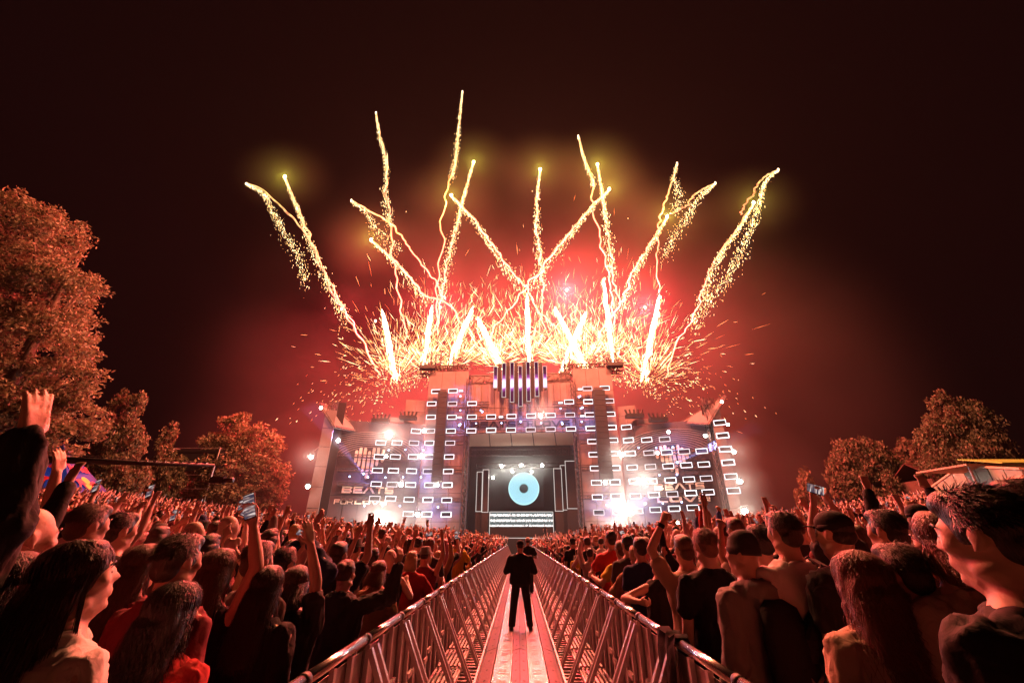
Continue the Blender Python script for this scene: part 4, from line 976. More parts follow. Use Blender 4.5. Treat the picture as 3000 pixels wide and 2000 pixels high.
# falling embers to either side, and the sparks dropping before the wings
EMB = [((515, 395), -1, 420, .9, 'thrown out over the lefthand wing'), ((1760, 380), 1, 420, .9, 'thrown out over the righthand wing'), ((560, 330), -.25, 220, .7, 'pouring down beside the lefthand column'),
       ((1700, 330), .25, 220, .7, 'pouring down beside the righthand column')]
for (bx, by), sd, n, pw, wh in EMB:
    c0 = at(*c1(bx, by), 64); r = empty('falling_embers', c0); tag(r, 'shower of orange embers ' + wh, 'firework', 'falling embers'); s = MB()
    for q in range(n):
        v0 = rf.uniform(9, 17)*pw; a = rf.gauss(sd*.62, .42); t_ = rf.uniform(.5, 3.0)*pw
        v = Vector((math.sin(a)*v0, rf.gauss(0, 1.5), math.cos(a)*v0 + 4)); p = Vector((v.x*t_*.62, v.y*t_*.5, v.z*t_*.75 - 3.4*t_*t_)); w = Vector((v.x*.5, 0, v.z*.75 - 6.8*t_))
        if p.z < -1.5: continue
        streak(s, p, w, rf.uniform(.15, .6), rf.uniform(.010, .022), rf.choice((0, 0, 1, 2)))
    tag(s.build('sparks', [M['spark'], M['spark_hot'], M['spark_red']], r), kind='stuff')
# red flares burning behind the roof line: they colour the smoke and the whole place, with orange fill lights added before the stage
RED = (1, .045, .055); FILL_ORG = (1, .25, .13)  # the orange is fill light added in front for facade and crowd
FLARES_FILLS = [((1000, 905), 68, 1.0, RED), ((1290, 900), 70, 1.1, RED), ((1660, 850), 70, 1.8, RED), ((1890, 900), 68, 1.1, RED), ((1190, 620), 44, .70, FILL_ORG), ((1560, 560), 42, .80, FILL_ORG), ((1840, 640), 44, .70, FILL_ORG), ((1100, 940), 69, .8, RED)]
FLW = ['red in the smoke over the lefthand wing', 'red in the smoke left of the heart sign', 'red in the smoke right of the heart sign, brightest', 'red in the smoke over the righthand wing', 'as added orange fill high over the lefthand column', 'as added orange fill high over the heart sign', 'as added orange fill high over the righthand column', 'over the lefthand column']
for ((x, y), Y, k, c_), wh in zip(FLARES_FILLS, FLW):
    p = at(x, y, Y); r = empty('flare_or_fill', p); tag(r, 'burning light hanging ' + wh, 'firework', 'flares in the smoke')
    MB().ell((0, 0, 0), (.03, .03, .06) if Y < 60 else (.2, .2, .3), 10, 6).build('burning_head', M['spark_hot'], r, smooth=True)  # the added orange fills get only a speck of a head
    light('light', 'POINT', 135000*k, c_, r, (0, 0, 0), 1.2)
# ------------------------------------------------------------------ people
HC = Vector((0, 0, 1.628)); PIV = Vector((0, -.01, 1.50))
def rotm(yaw, pitch, roll=0): return Matrix.Rotation(yaw, 3, 'Z') @ Matrix.Rotation(pitch, 3, 'X') @ Matrix.Rotation(roll, 3, 'Y')
PRE = {  # elbow and wrist offsets from the shoulder for the right arm (x mirrored for the left), finger curl
 'down': ((.05, -.03, -.28), (.06, .05, -.52), .5), 'up': ((.09, .08, .25), (.05, .14, .50), .15), 'fist': ((.07, .10, .24), (.03, .14, .49), 1.5),
 'phone': ((.09, .20, .10), (.02, .30, .34), .8), 'half': ((.12, .14, -.20), (.03, .34, -.04), .6), 'clap': ((.15, .14, .18), (-.12, .24, .40), .1),
 'cross': ((.10, .02, -.27), (-.12, .17, -.20), .6), 'rail': ((.13, .14, -.22), (.02, .36, -.30), .9), 'wide': ((.20, .06, .18), (.27, .10, .43), .1),
 'highphone': ((.06, .12, .24), (-.02, .20, .49), .8)}
def arm_pts(sp, side, sh, bw=1.0):
    """side +1 right, -1 left; returns shoulder, elbow, wrist, curl"""
    S = Vector((side*.178*bw, -.012, 1.378))
    a = sh
    if isinstance(a, str):
        e, w, c = PRE[a]; E = S + Vector((e[0]*side, e[1], e[2])); W = S + Vector((w[0]*side, w[1], w[2])); return S, E, W, c
    W = Vector(a[0]); c = a[1]; d = W - S; L = d.length
    if L > .535: W = S + d*(.535/L); d = W - S; L = .535
    l1, l2 = .285, .255; k = (l1*l1 - l2*l2 + L*L)/(2*L); h = math.sqrt(max(0, l1*l1 - k*k))
    out = Vector(a[2]) if len(a) > 2 else Vector((side*.9, .2, -.5)); u = d.normalized(); out = (out - u*out.dot(u)).normalized()
    return S, S + u*k + out*h, W, c
def hand(b, W, d, side, curl, seg=8, fr=.0098, facing=None):
    d = d.normalized(); n = Vector(facing) if facing is not None else Vector((0, 1, .15))
    n = n - d*n.dot(d)
    if n.length < .1: n = Vector((0, 0, 1)) - d*d.z
    n.normalize(); t = d.cross(n).normalized()
    th = 1.0 if t.x*side < 0 else -1.0
    for k in range(4):
        o = k - 1.5
        b.cap_limb(W + d*.005 + t*o*.011, W + d*.092 + t*o*.0215 - n*.002*abs(o), .016, .0125, seg)
        L = (.070, .080, .074, .058)[k if th < 0 else 3-k]; a1 = curl*.75; a2 = curl*1.6
        f0 = W + d*.092 + t*o*.0215; spr = t*o*.10*(1 - min(1, curl))
        d1 = (d*math.cos(a1) + n*math.sin(a1) + spr).normalized(); f1 = f0 + d1*L*.52
        d2 = (d*math.cos(a2) + n*math.sin(a2) + spr).normalized(); f2 = f1 + d2*L*.50
        b.cap_limb(f0, f1, fr*1.1, fr, seg); b.cap_limb(f1, f2, fr, fr*.85, seg)
    t0 = W + d*.025 + t*th*.022; t1 = t0 + (d*.55 + t*th*.75 + n*.25).normalized()*.042
    t2 = t1 + (d*(.95 - .4*min(1, curl)) + t*th*.25 + n*(.2 + .5*min(1, curl))).normalized()*.042
    b.cap_limb(t0, t1, .014, .0115, seg); b.cap_limb(t1, t2, .0112, .009, seg)
def head_prims(b, Rm, seg=14):
    def E(c, r): b.ell(PIV + Rm @ (HC - PIV + Vector(c)), r, seg, 10, Rm)
    def Lb(a, c, r0, r1): b.cap_limb(PIV + Rm @ (HC - PIV + Vector(a)), PIV + Rm @ (HC - PIV + Vector(c)), r0, r1, 8)
    E((0, -.012, .032), (.075, .094, .090)); E((0, .022, -.035), (.060, .072, .082)); E((0, .05, .005), (.062, .045, .06))
    Lb((-.034, .082, .027), (.034, .082, .027), .010, .010); Lb((0, .090, .022), (0, .109, -.020), .0075, .0105)
    E((-.011, .098, -.024), (.008, .011, .007)); E((.011, .098, -.024), (.008, .011, .007))
    E((0, .086, -.055), (.025, .016, .008)); E((0, .085, -.068), (.022, .015, .009)); E((0, .070, -.100), (.024, .022, .019))
    for s in (-1, 1):
        E((s*.046, .058, -.018), (.022, .026, .022)); E((s*.056, .005, -.075), (.018, .035, .024))
        E((s*.080, -.014, -.004), (.008, .020, .033)); E((s*.085, -.024, .010), (.009, .010, .023)); E((s*.083, -.008, -.028), (.008, .010, .010))
    Lb((0, -.035, -.04), (0, .03, -.10), .058, .045)
def fig_body(sp):
    b = MB(); bw = sp.get('bw', 1.0); seg = 14
    b.loft([(0,0,.83,.10,.08),(0,0,.88,.165*bw,.115),(0,-.01,.96,.175*bw,.13),(0,-.005,1.06,.15*bw,.112),(0,0,1.16,.152*bw,.112),(0,0,1.26,.172*bw,.122),(0,-.008,1.35,.182*bw,.112),(0,-.015,1.40,.168*bw,.092),(0,-.02,1.445,.110*bw,.074),(0,-.02,1.50,.062,.062)], 20)
    Rm = rotm(sp.get('yaw', 0), sp.get('pitch', 0)); hb = PIV + Rm @ (HC - PIV + Vector((0, -.018, -.05)))
    b.cap_limb((0, -.02, 1.42), hb, .064, .056, seg); b.loft([(0,-.025,1.40,.13*bw,.07),(0,-.025,1.46,.080,.064),(0,-.022,1.53,.05,.05)], 16)
    head_prims(b, Rm)
    info = {}
    for side, key in ((1, 'R'), (-1, 'L')):
        S, E, W, c = arm_pts(sp, side, sp.get(key, 'down'), bw)
        b.ell(S + Vector((-side*.012, 0, 0)), (.057, .058, .056), 12, 8); b.cap_limb(S, E, .049, .040, seg); b.cap_limb(E, E.lerp(W, .35), .041, .042, seg); b.cap_limb(E.lerp(W, .3), W, .042, .027, seg)
        hand(b, W, W - E, side, c, 8, sp.get('fr', .0098), sp.get('face' + key)); info[key] = (S, E, W)
    sx = sp.get('stance', 0)
    for s in (-1, 1):
        b.cap_limb((s*.088, 0, .90), (s*(.10+sx*.5), .012, .50), .088, .056, seg); b.cap_limb((s*(.10+sx*.5), .012, .50), (s*(.10+sx*.7), -.015, .36), .055, .056, seg); b.cap_limb((s*(.10+sx*.7), -.02, .36), (s*(.105+sx), -.02, .09), .056, .038, seg)
        b.ell((s*(.11+sx), .04, .045), (.045, .125, .043), 12, 8)
    return b, info
def fig_shirt(sp, info):
    b = MB(); bw = sp.get('bw', 1.0); g = sp.get('loose', .018); top = 1.472
    b.loft([(0,-.005,.86 if not sp.get('crop') else 1.0,.172*bw+g,.128+g),(0,-.01,.96,.178*bw+g,.134+g),(0,-.005,1.06,.160*bw+g,.12+g),(0,0,1.16,.160*bw+g,.12+g),(0,0,1.26,.176*bw+g,.126+g),
            (0,-.008,1.345,.186*bw+g*.8,.116+g*.8),(0,-.015,1.402,.172*bw+g*.6,.098+g*.6),(0,-.02,1.446,.118*bw+g*.4,.082),(0,-.02,top,.078,.074)], 24)
    sl = sp.get('sleeve', 'short')
    for side, key in ((1, 'R'), (-1, 'L')):
        S, E, W = info[key]
        if sl == 'tank': continue
        b.ell(S + Vector((-side*.008, 0, .002)), (.060+g*.4, .063+g*.5, .059+g*.3), 14, 8)
        if sl == 'short': b.cap_limb(S, S.lerp(E, .58), .052+g*.6, .050+g*.9, 14)
        else: b.cap_limb(S, E, .052+g*.6, .045+g*.8, 14); b.cap_limb(E, E.lerp(W, .95), .046+g*.8, .032+g*.7, 14)
    if not sp.get('collar'):
        b.tube([(math.cos(a)*.088, -.018 + math.sin(a)*.083, 1.462 + .012*math.sin(-a)) for a in [2*math.pi*q/20 for q in range(21)]], .0085, 8)
    if sl == 'short':
        for key in 'RL':
            S, E, W = info[key]; d = (E-S).normalized(); p = S.lerp(E, .60); b.tube([p - d*.012, p + d*.012], [.054+g, .056+g], 14)
    if sp.get('hood'):
        b.ell((0, -.10, 1.435), (.130, .070, .065), 16, 8); b.ell((.085, -.03, 1.445), (.045, .08, .04), 12, 8); b.ell((-.085, -.03, 1.445), (.045, .08, .04), 12, 8); b.ell((0, -.13, 1.37), (.09, .05, .10), 12, 8)
    if sp.get('collar'): b.loft([(0,-.02,1.42,.12,.098),(0,-.022,1.48,.092,.092),(0,-.024,1.515,.088,.088)], 20)
    return b
def fig_trousers(sp):
    b = MB(); sx = sp.get('stance', 0); bw = sp.get('bw', 1.0); lo = .46 if sp.get('shorts') else .07
    b.loft([(0,0,.80,.11,.10),(0,0,.86,.180*bw,.13),(0,-.01,.95,.187*bw,.142),(0,-.005,1.02,.165*bw,.125)], 18)
    for s in (-1, 1):
        b.loft([(s*(.105+sx*(1-lo)),-.01,lo,.076,.076),(s*(.105+sx*.6),-.008,max(lo+.02,.36),.08,.082),(s*(.10+sx*.45),.005,.52,.084,.086),(s*(.094+sx*.2),.0,.72,.096,.104),(s*.09,0,.90,.10,.118)], 14)
    return b
def fig_shoes(sx=0):
    b = MB()
    for s in (-1, 1):
        b.loft([(s*(.11+sx),.035,.0,.050,.140),(s*(.11+sx),.035,.03,.052,.142),(s*(.11+sx),.03,.06,.048,.125),(s*(.108+sx),-.01,.10,.044,.062),(s*(.106+sx),-.02,.13,.043,.05)], 14)
    return b
def rough_up(b, amp, fq, seed):
    s = Vector((seed*3.1, seed*1.7, 0)); out = []
    for v in b.v:
        v = Vector(v); out.append(tuple(v + noise.noise_vector(v*fq + s)*amp))
    b.v = out; return b
def fig_hair(sp, near=False):
    """cap of hair in the head's frame, then turned with the head; returns builder and material key"""
    k = sp.get('hair', 'short'); b = MB(); sd = sp.get('seed', 1); q = (26, 18) if near else (14, 9)
    def fin(bb, amp=.006, fq=22): 
        if amp: rough_up(bb, amp, fq, sd)
        Rm = rotm(sp.get('yaw', 0), sp.get('pitch', 0)); bb.v = [tuple(PIV + Rm @ (HC - PIV + Vector(v))) for v in bb.v]; return bb
    if k in ('bald', 'none'): return None
    if k == 'short':
        b.ell((0, -.020, .048), (.0835, .098, .087), *q); b.ell((0, -.060, -.018), (.066, .052, .060), *q); b.ell((0, .036, .088), (.062, .058, .042), *q)
        for sg in (-1, 1): b.ell((sg*.067, .010, .016), (.014, .028, .036), *q)
        return fin(b, .004, 26)
    if k == 'buzz': b.ell((0, -.020, .045), (.0775, .0925, .084), *q); b.ell((0, -.05, .0), (.070, .062, .055), *q); return fin(b, .0015, 40)
    if k == 'cap':
        b.ell((0, -.010, .058), (.086, .102, .078), *q); b.tube([(0, -.01, .03), (0, -.008, .055)], [.088, .088], 20)
        b.loft([(0, .115, .038, .070, .062), (0, .118, .046, .068, .060)], 18); b.ell((0, -.01, .136), (.008, .008, .005), 8, 6); return fin(b, 0)
    if k == 'capback':
        b.ell((0, -.010, .058), (.086, .102, .078), *q); b.loft([(0, -.125, .028, .068, .055), (0, -.128, .036, .066, .053)], 18); return fin(b, 0)
    if k == 'beanie': b.loft([(0,-.012,.005,.084,.10),(0,-.012,.02,.088,.104),(0,-.012,.045,.088,.104),(0,-.013,.048,.085,.101),(0,-.016,.10,.078,.092),(0,-.02,.135,.056,.066),(0,-.022,.152,.026,.03),(0,-.022,.155,.005,.005)], 22); return fin(b, .003, 25)
    if k == 'bucket': b.loft([(0,-.01,.03,.145,.155),(0,-.01,.036,.14,.15),(0,-.01,.06,.09,.105),(0,-.012,.125,.078,.09),(0,-.012,.135,.06,.07)], 20); return fin(b, .003, 18)
    b.ell((0, -.016, .043), (.086, .102, .090), *q); b.ell((0, .02, .09), (.064, .06, .042), *q)
    if k == 'long': b.loft([(0,-.155,-.38,.075,.018),(0,-.150,-.30,.102,.030),(0,-.125,-.21,.112,.042),(0,-.085,-.13,.106,.060),(0,-.055,-.06,.100,.080),(0,-.030,.0,.095,.094),(0,-.022,.05,.088,.094)], 22); return fin(b, .010, 18)
    if k == 'bob': b.loft([(0,-.06,-.135,.088,.062),(0,-.055,-.10,.100,.078),(0,-.040,-.02,.096,.088),(0,-.028,.05,.086,.090)], 20); return fin(b, .009, 20)
    if k == 'curly': b.loft([(0,-.15,-.33,.07,.03),(0,-.14,-.27,.125,.05),(0,-.11,-.18,.145,.07),(0,-.075,-.10,.138,.09),(0,-.045,-.02,.124,.104),(0,-.030,.05,.105,.104),(0,-.02,.09,.086,.086)], 24); return fin(b, .022, 22)
    if k == 'pony': b.tube([(0,-.10,.06),(0,-.135,.03),(0,-.145,-.05),(0,-.14,-.16),(0,-.13,-.24)], [.022,.03,.034,.028,.008], 12); b.ell((0, -.04, .0), (.077, .07, .055), *q); return fin(b, .006, 24)
    if k == 'bun': b.ell((0, -.10, .075), (.045, .042, .042), *q); b.ell((0, -.045, .0), (.077, .066, .05), *q); return fin(b, .007, 24)
    return fin(b)
def strands(sp, n, seed=1):
    """loose ribbons of hair over the cap"""
    r = random.Random(seed); k = sp.get('hair'); b = MB(); Rm = rotm(sp.get('yaw', 0), sp.get('pitch', 0))
    C = Vector((0, -.018, .043)); big = 1.0 if k != 'curly' else 1.12
    rad = Vector((.087, .101, .091))*big
    for i in range(n):
        th = math.acos(1 - r.random()*1.15); phi = r.uniform(0, 2*math.pi)
        dx = Vector((math.sin(th)*math.cos(phi), math.sin(th)*math.sin(phi), math.cos(th)))
        if dx.y > .35 and dx.z < .55: continue
        p = C + Vector((dx.x*rad.x, dx.y*rad.y, dx.z*rad.z)); pts = [p]; w = r.uniform(.0010, .0022)
        if k in ('short', 'buzz', 'bun', 'pony'):
            L = {'short': r.uniform(.018, .036), 'buzz': .008, 'bun': r.uniform(.04, .09), 'pony': r.uniform(.05, .10)}[k]; ns = 4
            tg = Vector((dx.x*.25, -.55, -.45)) if k == 'short' else (Vector((0, -.10, .05)) - p).normalized()*1.2
            d = (dx*((.42 if k == 'short' else .12)*(2.2 if i % 7 == 0 else 1)) + tg + Vector((r.gauss(0,.3), r.gauss(0,.3), r.gauss(0,.3)))*(.55 if k == 'short' else .25)).normalized()
            for s in range(ns):
                p = p + d*L/ns; pts.append(p); d = (d + Vector((0, -.1, -.25))*.4).normalized()
                q = p - C; e = math.sqrt((q.x/rad.x)**2 + (q.y/rad.y)**2 + (q.z/rad.z)**2)
                if e < .99: p = C + q/e*1.0
        else:
            ns = 6; Lf = {'long': r.uniform(.26, .42), 'bob': r.uniform(.10, .16), 'curly': r.uniform(.22, .40)}[k]
            a0 = th; fl = r.uniform(.0, .5)*(2 if i % 6 == 0 else 1); ju = r.uniform(.99, 1.05) + (.09 if i % 8 == 0 else 0); hx = r.uniform(0, 6)
            for s in range(3):
                a = a0 + (1.75 - a0)*(s+1)/3; h = Vector((math.sin(a)*math.cos(phi), math.sin(a)*math.sin(phi), math.cos(a)))
                pts.append(C + Vector((h.x*rad.x, h.y*rad.y, h.z*rad.z))*ju)
            q = pts[-1]
            for s in range(ns):
                u = (s+1)/ns; x = q.x*(1 + fl*u*.8) + r.gauss(0, .004); y = min(q.y, .03) - .09*u*(1 if q.y < .02 else .35) - .012
                o = Vector((0, 0, 0))
                if k == 'curly': o = Vector((math.cos(hx + u*13), math.sin(hx + u*13), 0))*.014
                pts.append(Vector((x, y, q.z - Lf*u)) + o)
        pts = [PIV + Rm @ (HC - PIV + v) for v in pts]
        o = len(b.v)
        for j, v in enumerate(pts):
            d = (pts[min(j+1, len(pts)-1)] - pts[max(0, j-1)]); t = d.cross(v - HC); t = t.normalized()*w*(1 - .7*j/len(pts)) if t.length > 1e-9 else Vector((w, 0, 0))
            b.v += [tuple(v - t), tuple(v + t)]
        for j in range(len(pts)-1): b.f.append((o+2*j, o+2*j+1, o+2*j+3, o+2*j+2)); b.m.append(0)
    return b

JOBS = []                                  # shapes grown into one skin by a voxel remesh, all in one go
def job(b, voxel, smooth, key, store, matr, wrinkle=0.0, ratio=1.0, seed=0): JOBS.append((b, voxel, smooth, key, store, matr, wrinkle, ratio, seed))
def flush():
    obs = []
    for (b, vx, sm, key, store, matr, wr, ratio, seed) in JOBS:
        o = bpy.data.objects.new('tmp', b.mesh('tmp')); col.objects.link(o)
        m = o.modifiers.new('r', 'REMESH'); m.mode = 'VOXEL'; m.voxel_size = vx; m.use_smooth_shade = True
        s = o.modifiers.new('s', 'SMOOTH'); s.factor = .5; s.iterations = sm
        if ratio < 1: d = o.modifiers.new('d', 'DECIMATE'); d.ratio = ratio
        obs.append(o)
    dg = bpy.context.evaluated_depsgraph_get(); dg.update()
    for o, (b, vx, sm, key, store, matr, wr, ratio, seed) in zip(obs, JOBS):
        me = bpy.data.meshes.new_from_object(o.evaluated_get(dg), depsgraph=dg); me.name = key
        if wr:
            n = len(me.vertices); co = np.empty(n*3); no = np.empty(n*3); me.vertices.foreach_get('co', co); me.vertices.foreach_get('normal', no)
            co = co.reshape(-1, 3); no = no.reshape(-1, 3); q = (co + .03*np.sin(co[:, [1, 2, 0]]*17))*np.array([15, 15, 6.5]) + seed*7.3
            dsp = np.array([.7*noise.noise(p) + .4*noise.noise(p*2.3) + .6 - 1.5*abs(noise.noise(p*1.25 + 4.2)) for p in q]); co += no*(dsp*wr)[:, None]; me.vertices.foreach_set('co', co.ravel()); me.update()
        me.materials.clear(); me.materials.append(matr); me.polygons.foreach_set('use_smooth', [True]*len(me.polygons)); store[key] = me
    for o in obs:
        d = o.data; bpy.data.objects.remove(o); bpy.data.meshes.remove(d)
    JOBS.clear()
SOFT = ('beanie', 'bucket', 'cap', 'capback')
def make_fig(sp, voxel, ratio=1.0, near=False):
    st = {'spec': sp}; b, info = fig_body(sp); st['info'] = info
    job(b, voxel, 3 if voxel < .012 else 2, 'body', st, M['skin'], 0, ratio)
    job(fig_shirt(sp, info), voxel*1.25, 3, 'shirt', st, M['cloth'], .022 if near else .010, ratio, sp.get('seed', 1))
    st['trousers'] = fig_trousers(sp).mesh('trousers', M['cloth'], True); st['shoes'] = fig_shoes(sp.get('stance', 0)).mesh('shoes', M['cloth'], True)
    h = fig_hair(sp, near); k = sp.get('hair', 'short')
    if h and near and k not in SOFT: job(h, .0075, 8 if k in ('long', 'bob', 'curly') else 3, 'hair', st, M['hair'], 0)
    elif h: st['hat' if k in SOFT else 'hair'] = h.mesh('hair', M['cloth'] if k in SOFT else M['hair'], True)
    if k in SOFT and k != 'beanie':
        s2 = dict(sp); s2['hair'] = 'buzz'; st['hair'] = fig_hair(s2, near).mesh('hair', M['hair'], True)
    if near and k not in SOFT and k not in ('bald', 'none'):
        st['hair_strands'] = strands(sp, int(sp.get('ns', 1600)*1.15), sp.get('seed', 1)).mesh('hair_strands', M['hair'])
    if near:
        Rm = rotm(sp.get('yaw', 0), sp.get('pitch', 0)); e = MB()
        for s in (-1, 1): e.ell(PIV + Rm @ (HC - PIV + Vector((s*.031, .078, .006))), (.013, .011, .008), 10, 6, Rm)
        st['eyes'] = e.mesh('eyes', M['eye'], True); e = MB()
        for s in (-1, 1):
            q = [PIV + Rm @ (HC - PIV + Vector(v)) for v in ((s*.012, .094, .031), (s*.033, .092, .037), (s*.053, .076, .030))]; e.tube(q, [.003, .0045, .002], 6)
        st['eyebrows'] = e.mesh('eyebrows', M['hair'], True)
    return st
M['eye'] = mat('eye', (.25, .22, .20), .2, 0, .1, 10)
m, t, b_ = nt('phone_screen'); tc = N(t, 'ShaderNodeTexCoord'); nz = N(t, 'ShaderNodeTexNoise'); nz.inputs['Scale'].default_value = 38; nz.inputs['Detail'].default_value = 2
mp = N(t, 'ShaderNodeMapping'); mp.inputs['Scale'].default_value = (.35, 1, 1.6); oi_ = N(t, 'ShaderNodeObjectInfo'); va = N(t, 'ShaderNodeVectorMath', operation='ADD'); t.links.new(tc.outputs['Object'], va.inputs[0]); t.links.new(oi_.outputs['Random'], va.inputs[1]); t.links.new(va.outputs[0], mp.inputs[0]); t.links.new(mp.outputs[0], nz.inputs['Vector'])
cr = N(t, 'ShaderNodeValToRGB'); el = cr.color_ramp.elements; el[0].position = .40; el[0].color = (.05, .05, .09, 1); el[1].position = .66; el[1].color = (1.0, .86, .80, 1); k_ = el.new(.52); k_.color = (.30, .18, .18, 1)
t.links.new(nz.outputs['Fac'], cr.inputs[0]); t.links.new(cr.outputs[0], b_.inputs['Emission Color']); b_.inputs['Emission Strength'].default_value = .8; b_.inputs['Base Color'].default_value = (.02, .02, .02, 1); m.cycles.emission_sampling = 'NONE'
M['screen'] = m; M['torch'] = glow('phone_torch', (1, .97, .9), 14)
PH = (MB().box((0, 0, 0), (.078, .009, .158)).mesh('smartphone', M['black']), MB().box((0, -.0065, 0), (.070, .003, .146)).mesh('phone_screen', M['screen']), MB().ell((.022, .007, .06), (.007, .004, .007), 8, 6).mesh('torch', M['torch']))
def place_fig(st, loc, rz, s, cols, label, group=None, cat='person'):
    r = empty('person', loc, rz); r.scale = (s, s, s); tag(r, label, cat, group)
    made = {}
    for k in ('body', 'shirt', 'trousers', 'shoes', 'hair', 'hat', 'hair_strands', 'eyes', 'eyebrows'):
        if k in st:
            o = link(k, st[k], made.get({'hair_strands': 'hair', 'eyes': 'body', 'eyebrows': 'body'}.get(k), r)); made[k] = o; o.color = (*cols[{'body': 'skin', 'shirt': 'shirt', 'trousers': 'legs', 'shoes': 'shoe', 'hat': 'hat', 'eyes': 'skin'}.get(k, 'hair')], 1)
    return r
def phone_at(r, st, key, label, group, torch=False, wide=False):
    S, E, W = st['info'][key]; d = (W-E).normalized(); n = Vector(st['spec'].get('face' + key, (0, -1, .1))); n = (n - d*n.dot(d)).normalized(); xx = d.cross(n).normalized(); p = W + d*.115 + n*.020; RR = Matrix((xx, -n, d)).transposed()
    if RR.determinant() < 0: RR = Matrix((-xx, -n, d)).transposed()
    mw = Matrix.Translation(r.location) @ r.rotation_euler.to_matrix().to_4x4() @ Matrix.Scale(r.scale[0], 4)
    o = link('smartphone', PH[0]); o.matrix_world = mw @ Matrix.Translation(p) @ RR.to_4x4() @ (Matrix.Rotation(math.pi/2, 4, 'Y') if wide else Matrix.Identity(4))
    tag(o, label, 'smartphone', group); link('screen', PH[1], o)
    if torch: link('torch', PH[2], o)
    return o
SKIN = [(.52, .33, .25), (.58, .38, .30), (.47, .29, .21), (.60, .42, .34)]
HAIRC = {'black': (.012, .009, .008), 'dark brown': (.035, .02, .012), 'brown': (.09, .05, .028), 'blond': (.42, .29, .14), 'auburn': (.14, .05, .025), 'pink': (.45, .14, .20), 'grey': (.25, .24, .23)}
SHC = {'black': (.014, .013, .014), 'charcoal': (.045, .042, .044), 'grey': (.18, .17, .17), 'white': (.62, .59, .57), 'red': (.42, .03, .03), 'maroon': (.16, .02, .03), 'navy': (.02, .03, .09), 'beige': (.45, .35, .26), 'yellow': (.62, .48, .05), 'olive': (.10, .10, .05), 'pink': (.55, .24, .24), 'blue': (.06, .13, .32), 'tan': (.34, .22, .13)}
def depth_pt(sx, sy, d): return EYE + ray(sx, sy)*d
FG = []; OCC = []                          # foreground people and where they stand
def person(sx, sytop, d, label, hair='short', hc='dark brown', shirt='black', turn=0, L='down', R='down', yaw=0, pitch=.06, voxel=None, hand_=None, phone=None, hat='black', skin=0, ymode=None, **kw):
    d0 = d
    if ymode is None:
        for _ in range(40):
            if abs(depth_pt(sx, sytop, d).x) >= (1.46 if d0 < 2 and sytop < 1540 else 1.62): break
            d *= 1.03
    if not kw.get('keep'): turn *= .35; yaw *= .35
    top = depth_pt(sx, sytop, d) if ymode is None else at(sx, sytop, ymode)
    gz = ground_z(top.x, top.y) if abs(top.x) > 1 else .075
    h = top.z - gz - .006; s = h/1.752
    rz = math.atan2(-(0 - top.x), 58 - top.y)*1.0 + R_(turn)
    base = Vector((top.x, top.y, gz))
    sp = dict(hair=hair, L=L, R=R, yaw=R_(yaw), pitch=pitch, seed=len(FG) + 1, **kw)
    inv = (Matrix.Translation(base) @ Matrix.Rotation(rz, 4, 'Z') @ Matrix.Scale(s, 4)).inverted()
    for key, (hx, hy, hd, curl) in (hand_ or {}).items(): 
        sp[key] = (tuple(inv @ depth_pt(hx, hy, hd*d/d0)), curl); fv = (top - EYE); fv.z = 0; sp['face' + key] = tuple(Matrix.Rotation(-rz + R_(40 if top.x < 0 else -40), 3, 'Z') @ fv.normalized())
    if phone: sp['face' + phone[0]] = (0, -1, .1)
    near = d0 < 4.2 and ymode is None
    if voxel is None and hand_ and d0 < 3.2: voxel = .0075
    if voxel is None: voxel = .0095 if d0 < 2.3 else (.012 if d0 < 3.4 else .016)
    if ymode is not None: voxel = .013
    st = make_fig(sp, voxel, .25 if voxel < .0125 else .36, near)
    OCC.append((base.x, base.y))
    if not .84 < s < 1.16: print('HEIGHT', label, round(s*1.75, 2), [round(v, 2) for v in base])
    cols = dict(skin=SKIN[skin], shirt=SHC[shirt], legs=(.03, .032, .045) if len(FG) % 2 else (.02, .02, .022), shoe=(.05, .05, .05), hair=HAIRC[hc], hat=SHC[hat])
    FG.append((st, base, rz, s, cols, label, phone, kw))
Pn = person
# left of the aisle
Pn(-120, 1440, 1.5, 'person in a black jacket stretching an arm up over the crowd by the big tree', 'short', 'black', 'black', -20, hand_={'R': (78, 1290, 1.5, .12)}, sleeve='long', loose=.03, fr=.0105)
Pn(300, 1577, 1.55, 'woman in a pale top with long dark hair, face turned in profile to the stage', 'long', 'dark brown', 'white', -20, yaw=-14, pitch=.22, keep=True, sleeve='long', ns=2000, skin=3)
Pn(121, 1480, 1.9, 'bald man in a dark shirt behind the woman in the pale top', 'bald', 'brown', 'maroon', -28, yaw=-8, pitch=.05, skin=1)
Pn(70, 1615, 1.62, 'person with long black hair and dark top below the bald man', 'long', 'black', 'black', -10, yaw=-12, ns=1700)
Pn(553, 1562, 2.25, 'man with short dark hair and bare red-lit neck in a grey shirt', 'short', 'dark brown', 'maroon', -18, yaw=-12, skin=0)
Pn(545, 1705, 1.72, 'woman with thick black hair and red shoulder in front of the short haired man', 'curly', 'black', 'red', -22, yaw=-24, pitch=.1, ns=2000, sleeve='short')
Pn(800, 1655, 1.85, 'woman with very long dark hair in black close to the left rail', 'long', 'dark brown', 'black', -14, yaw=-16, ns=2000, sleeve='long')
Pn(290, 1475, 2.7, 'man with cropped hair and grey shirt seen from behind, ear lit', 'short', 'brown', 'grey', -22, yaw=-10, skin=1)
Pn(376, 1500, 3.1, 'man with wavy dark hair and glowing cheek beside the man in grey', 'short', 'dark brown', 'charcoal', -25, yaw=-18)
Pn(218, 1500, 3.5, 'dark haired person in a black shirt between the bald man and the man in grey', 'short', 'black', 'black', -12)
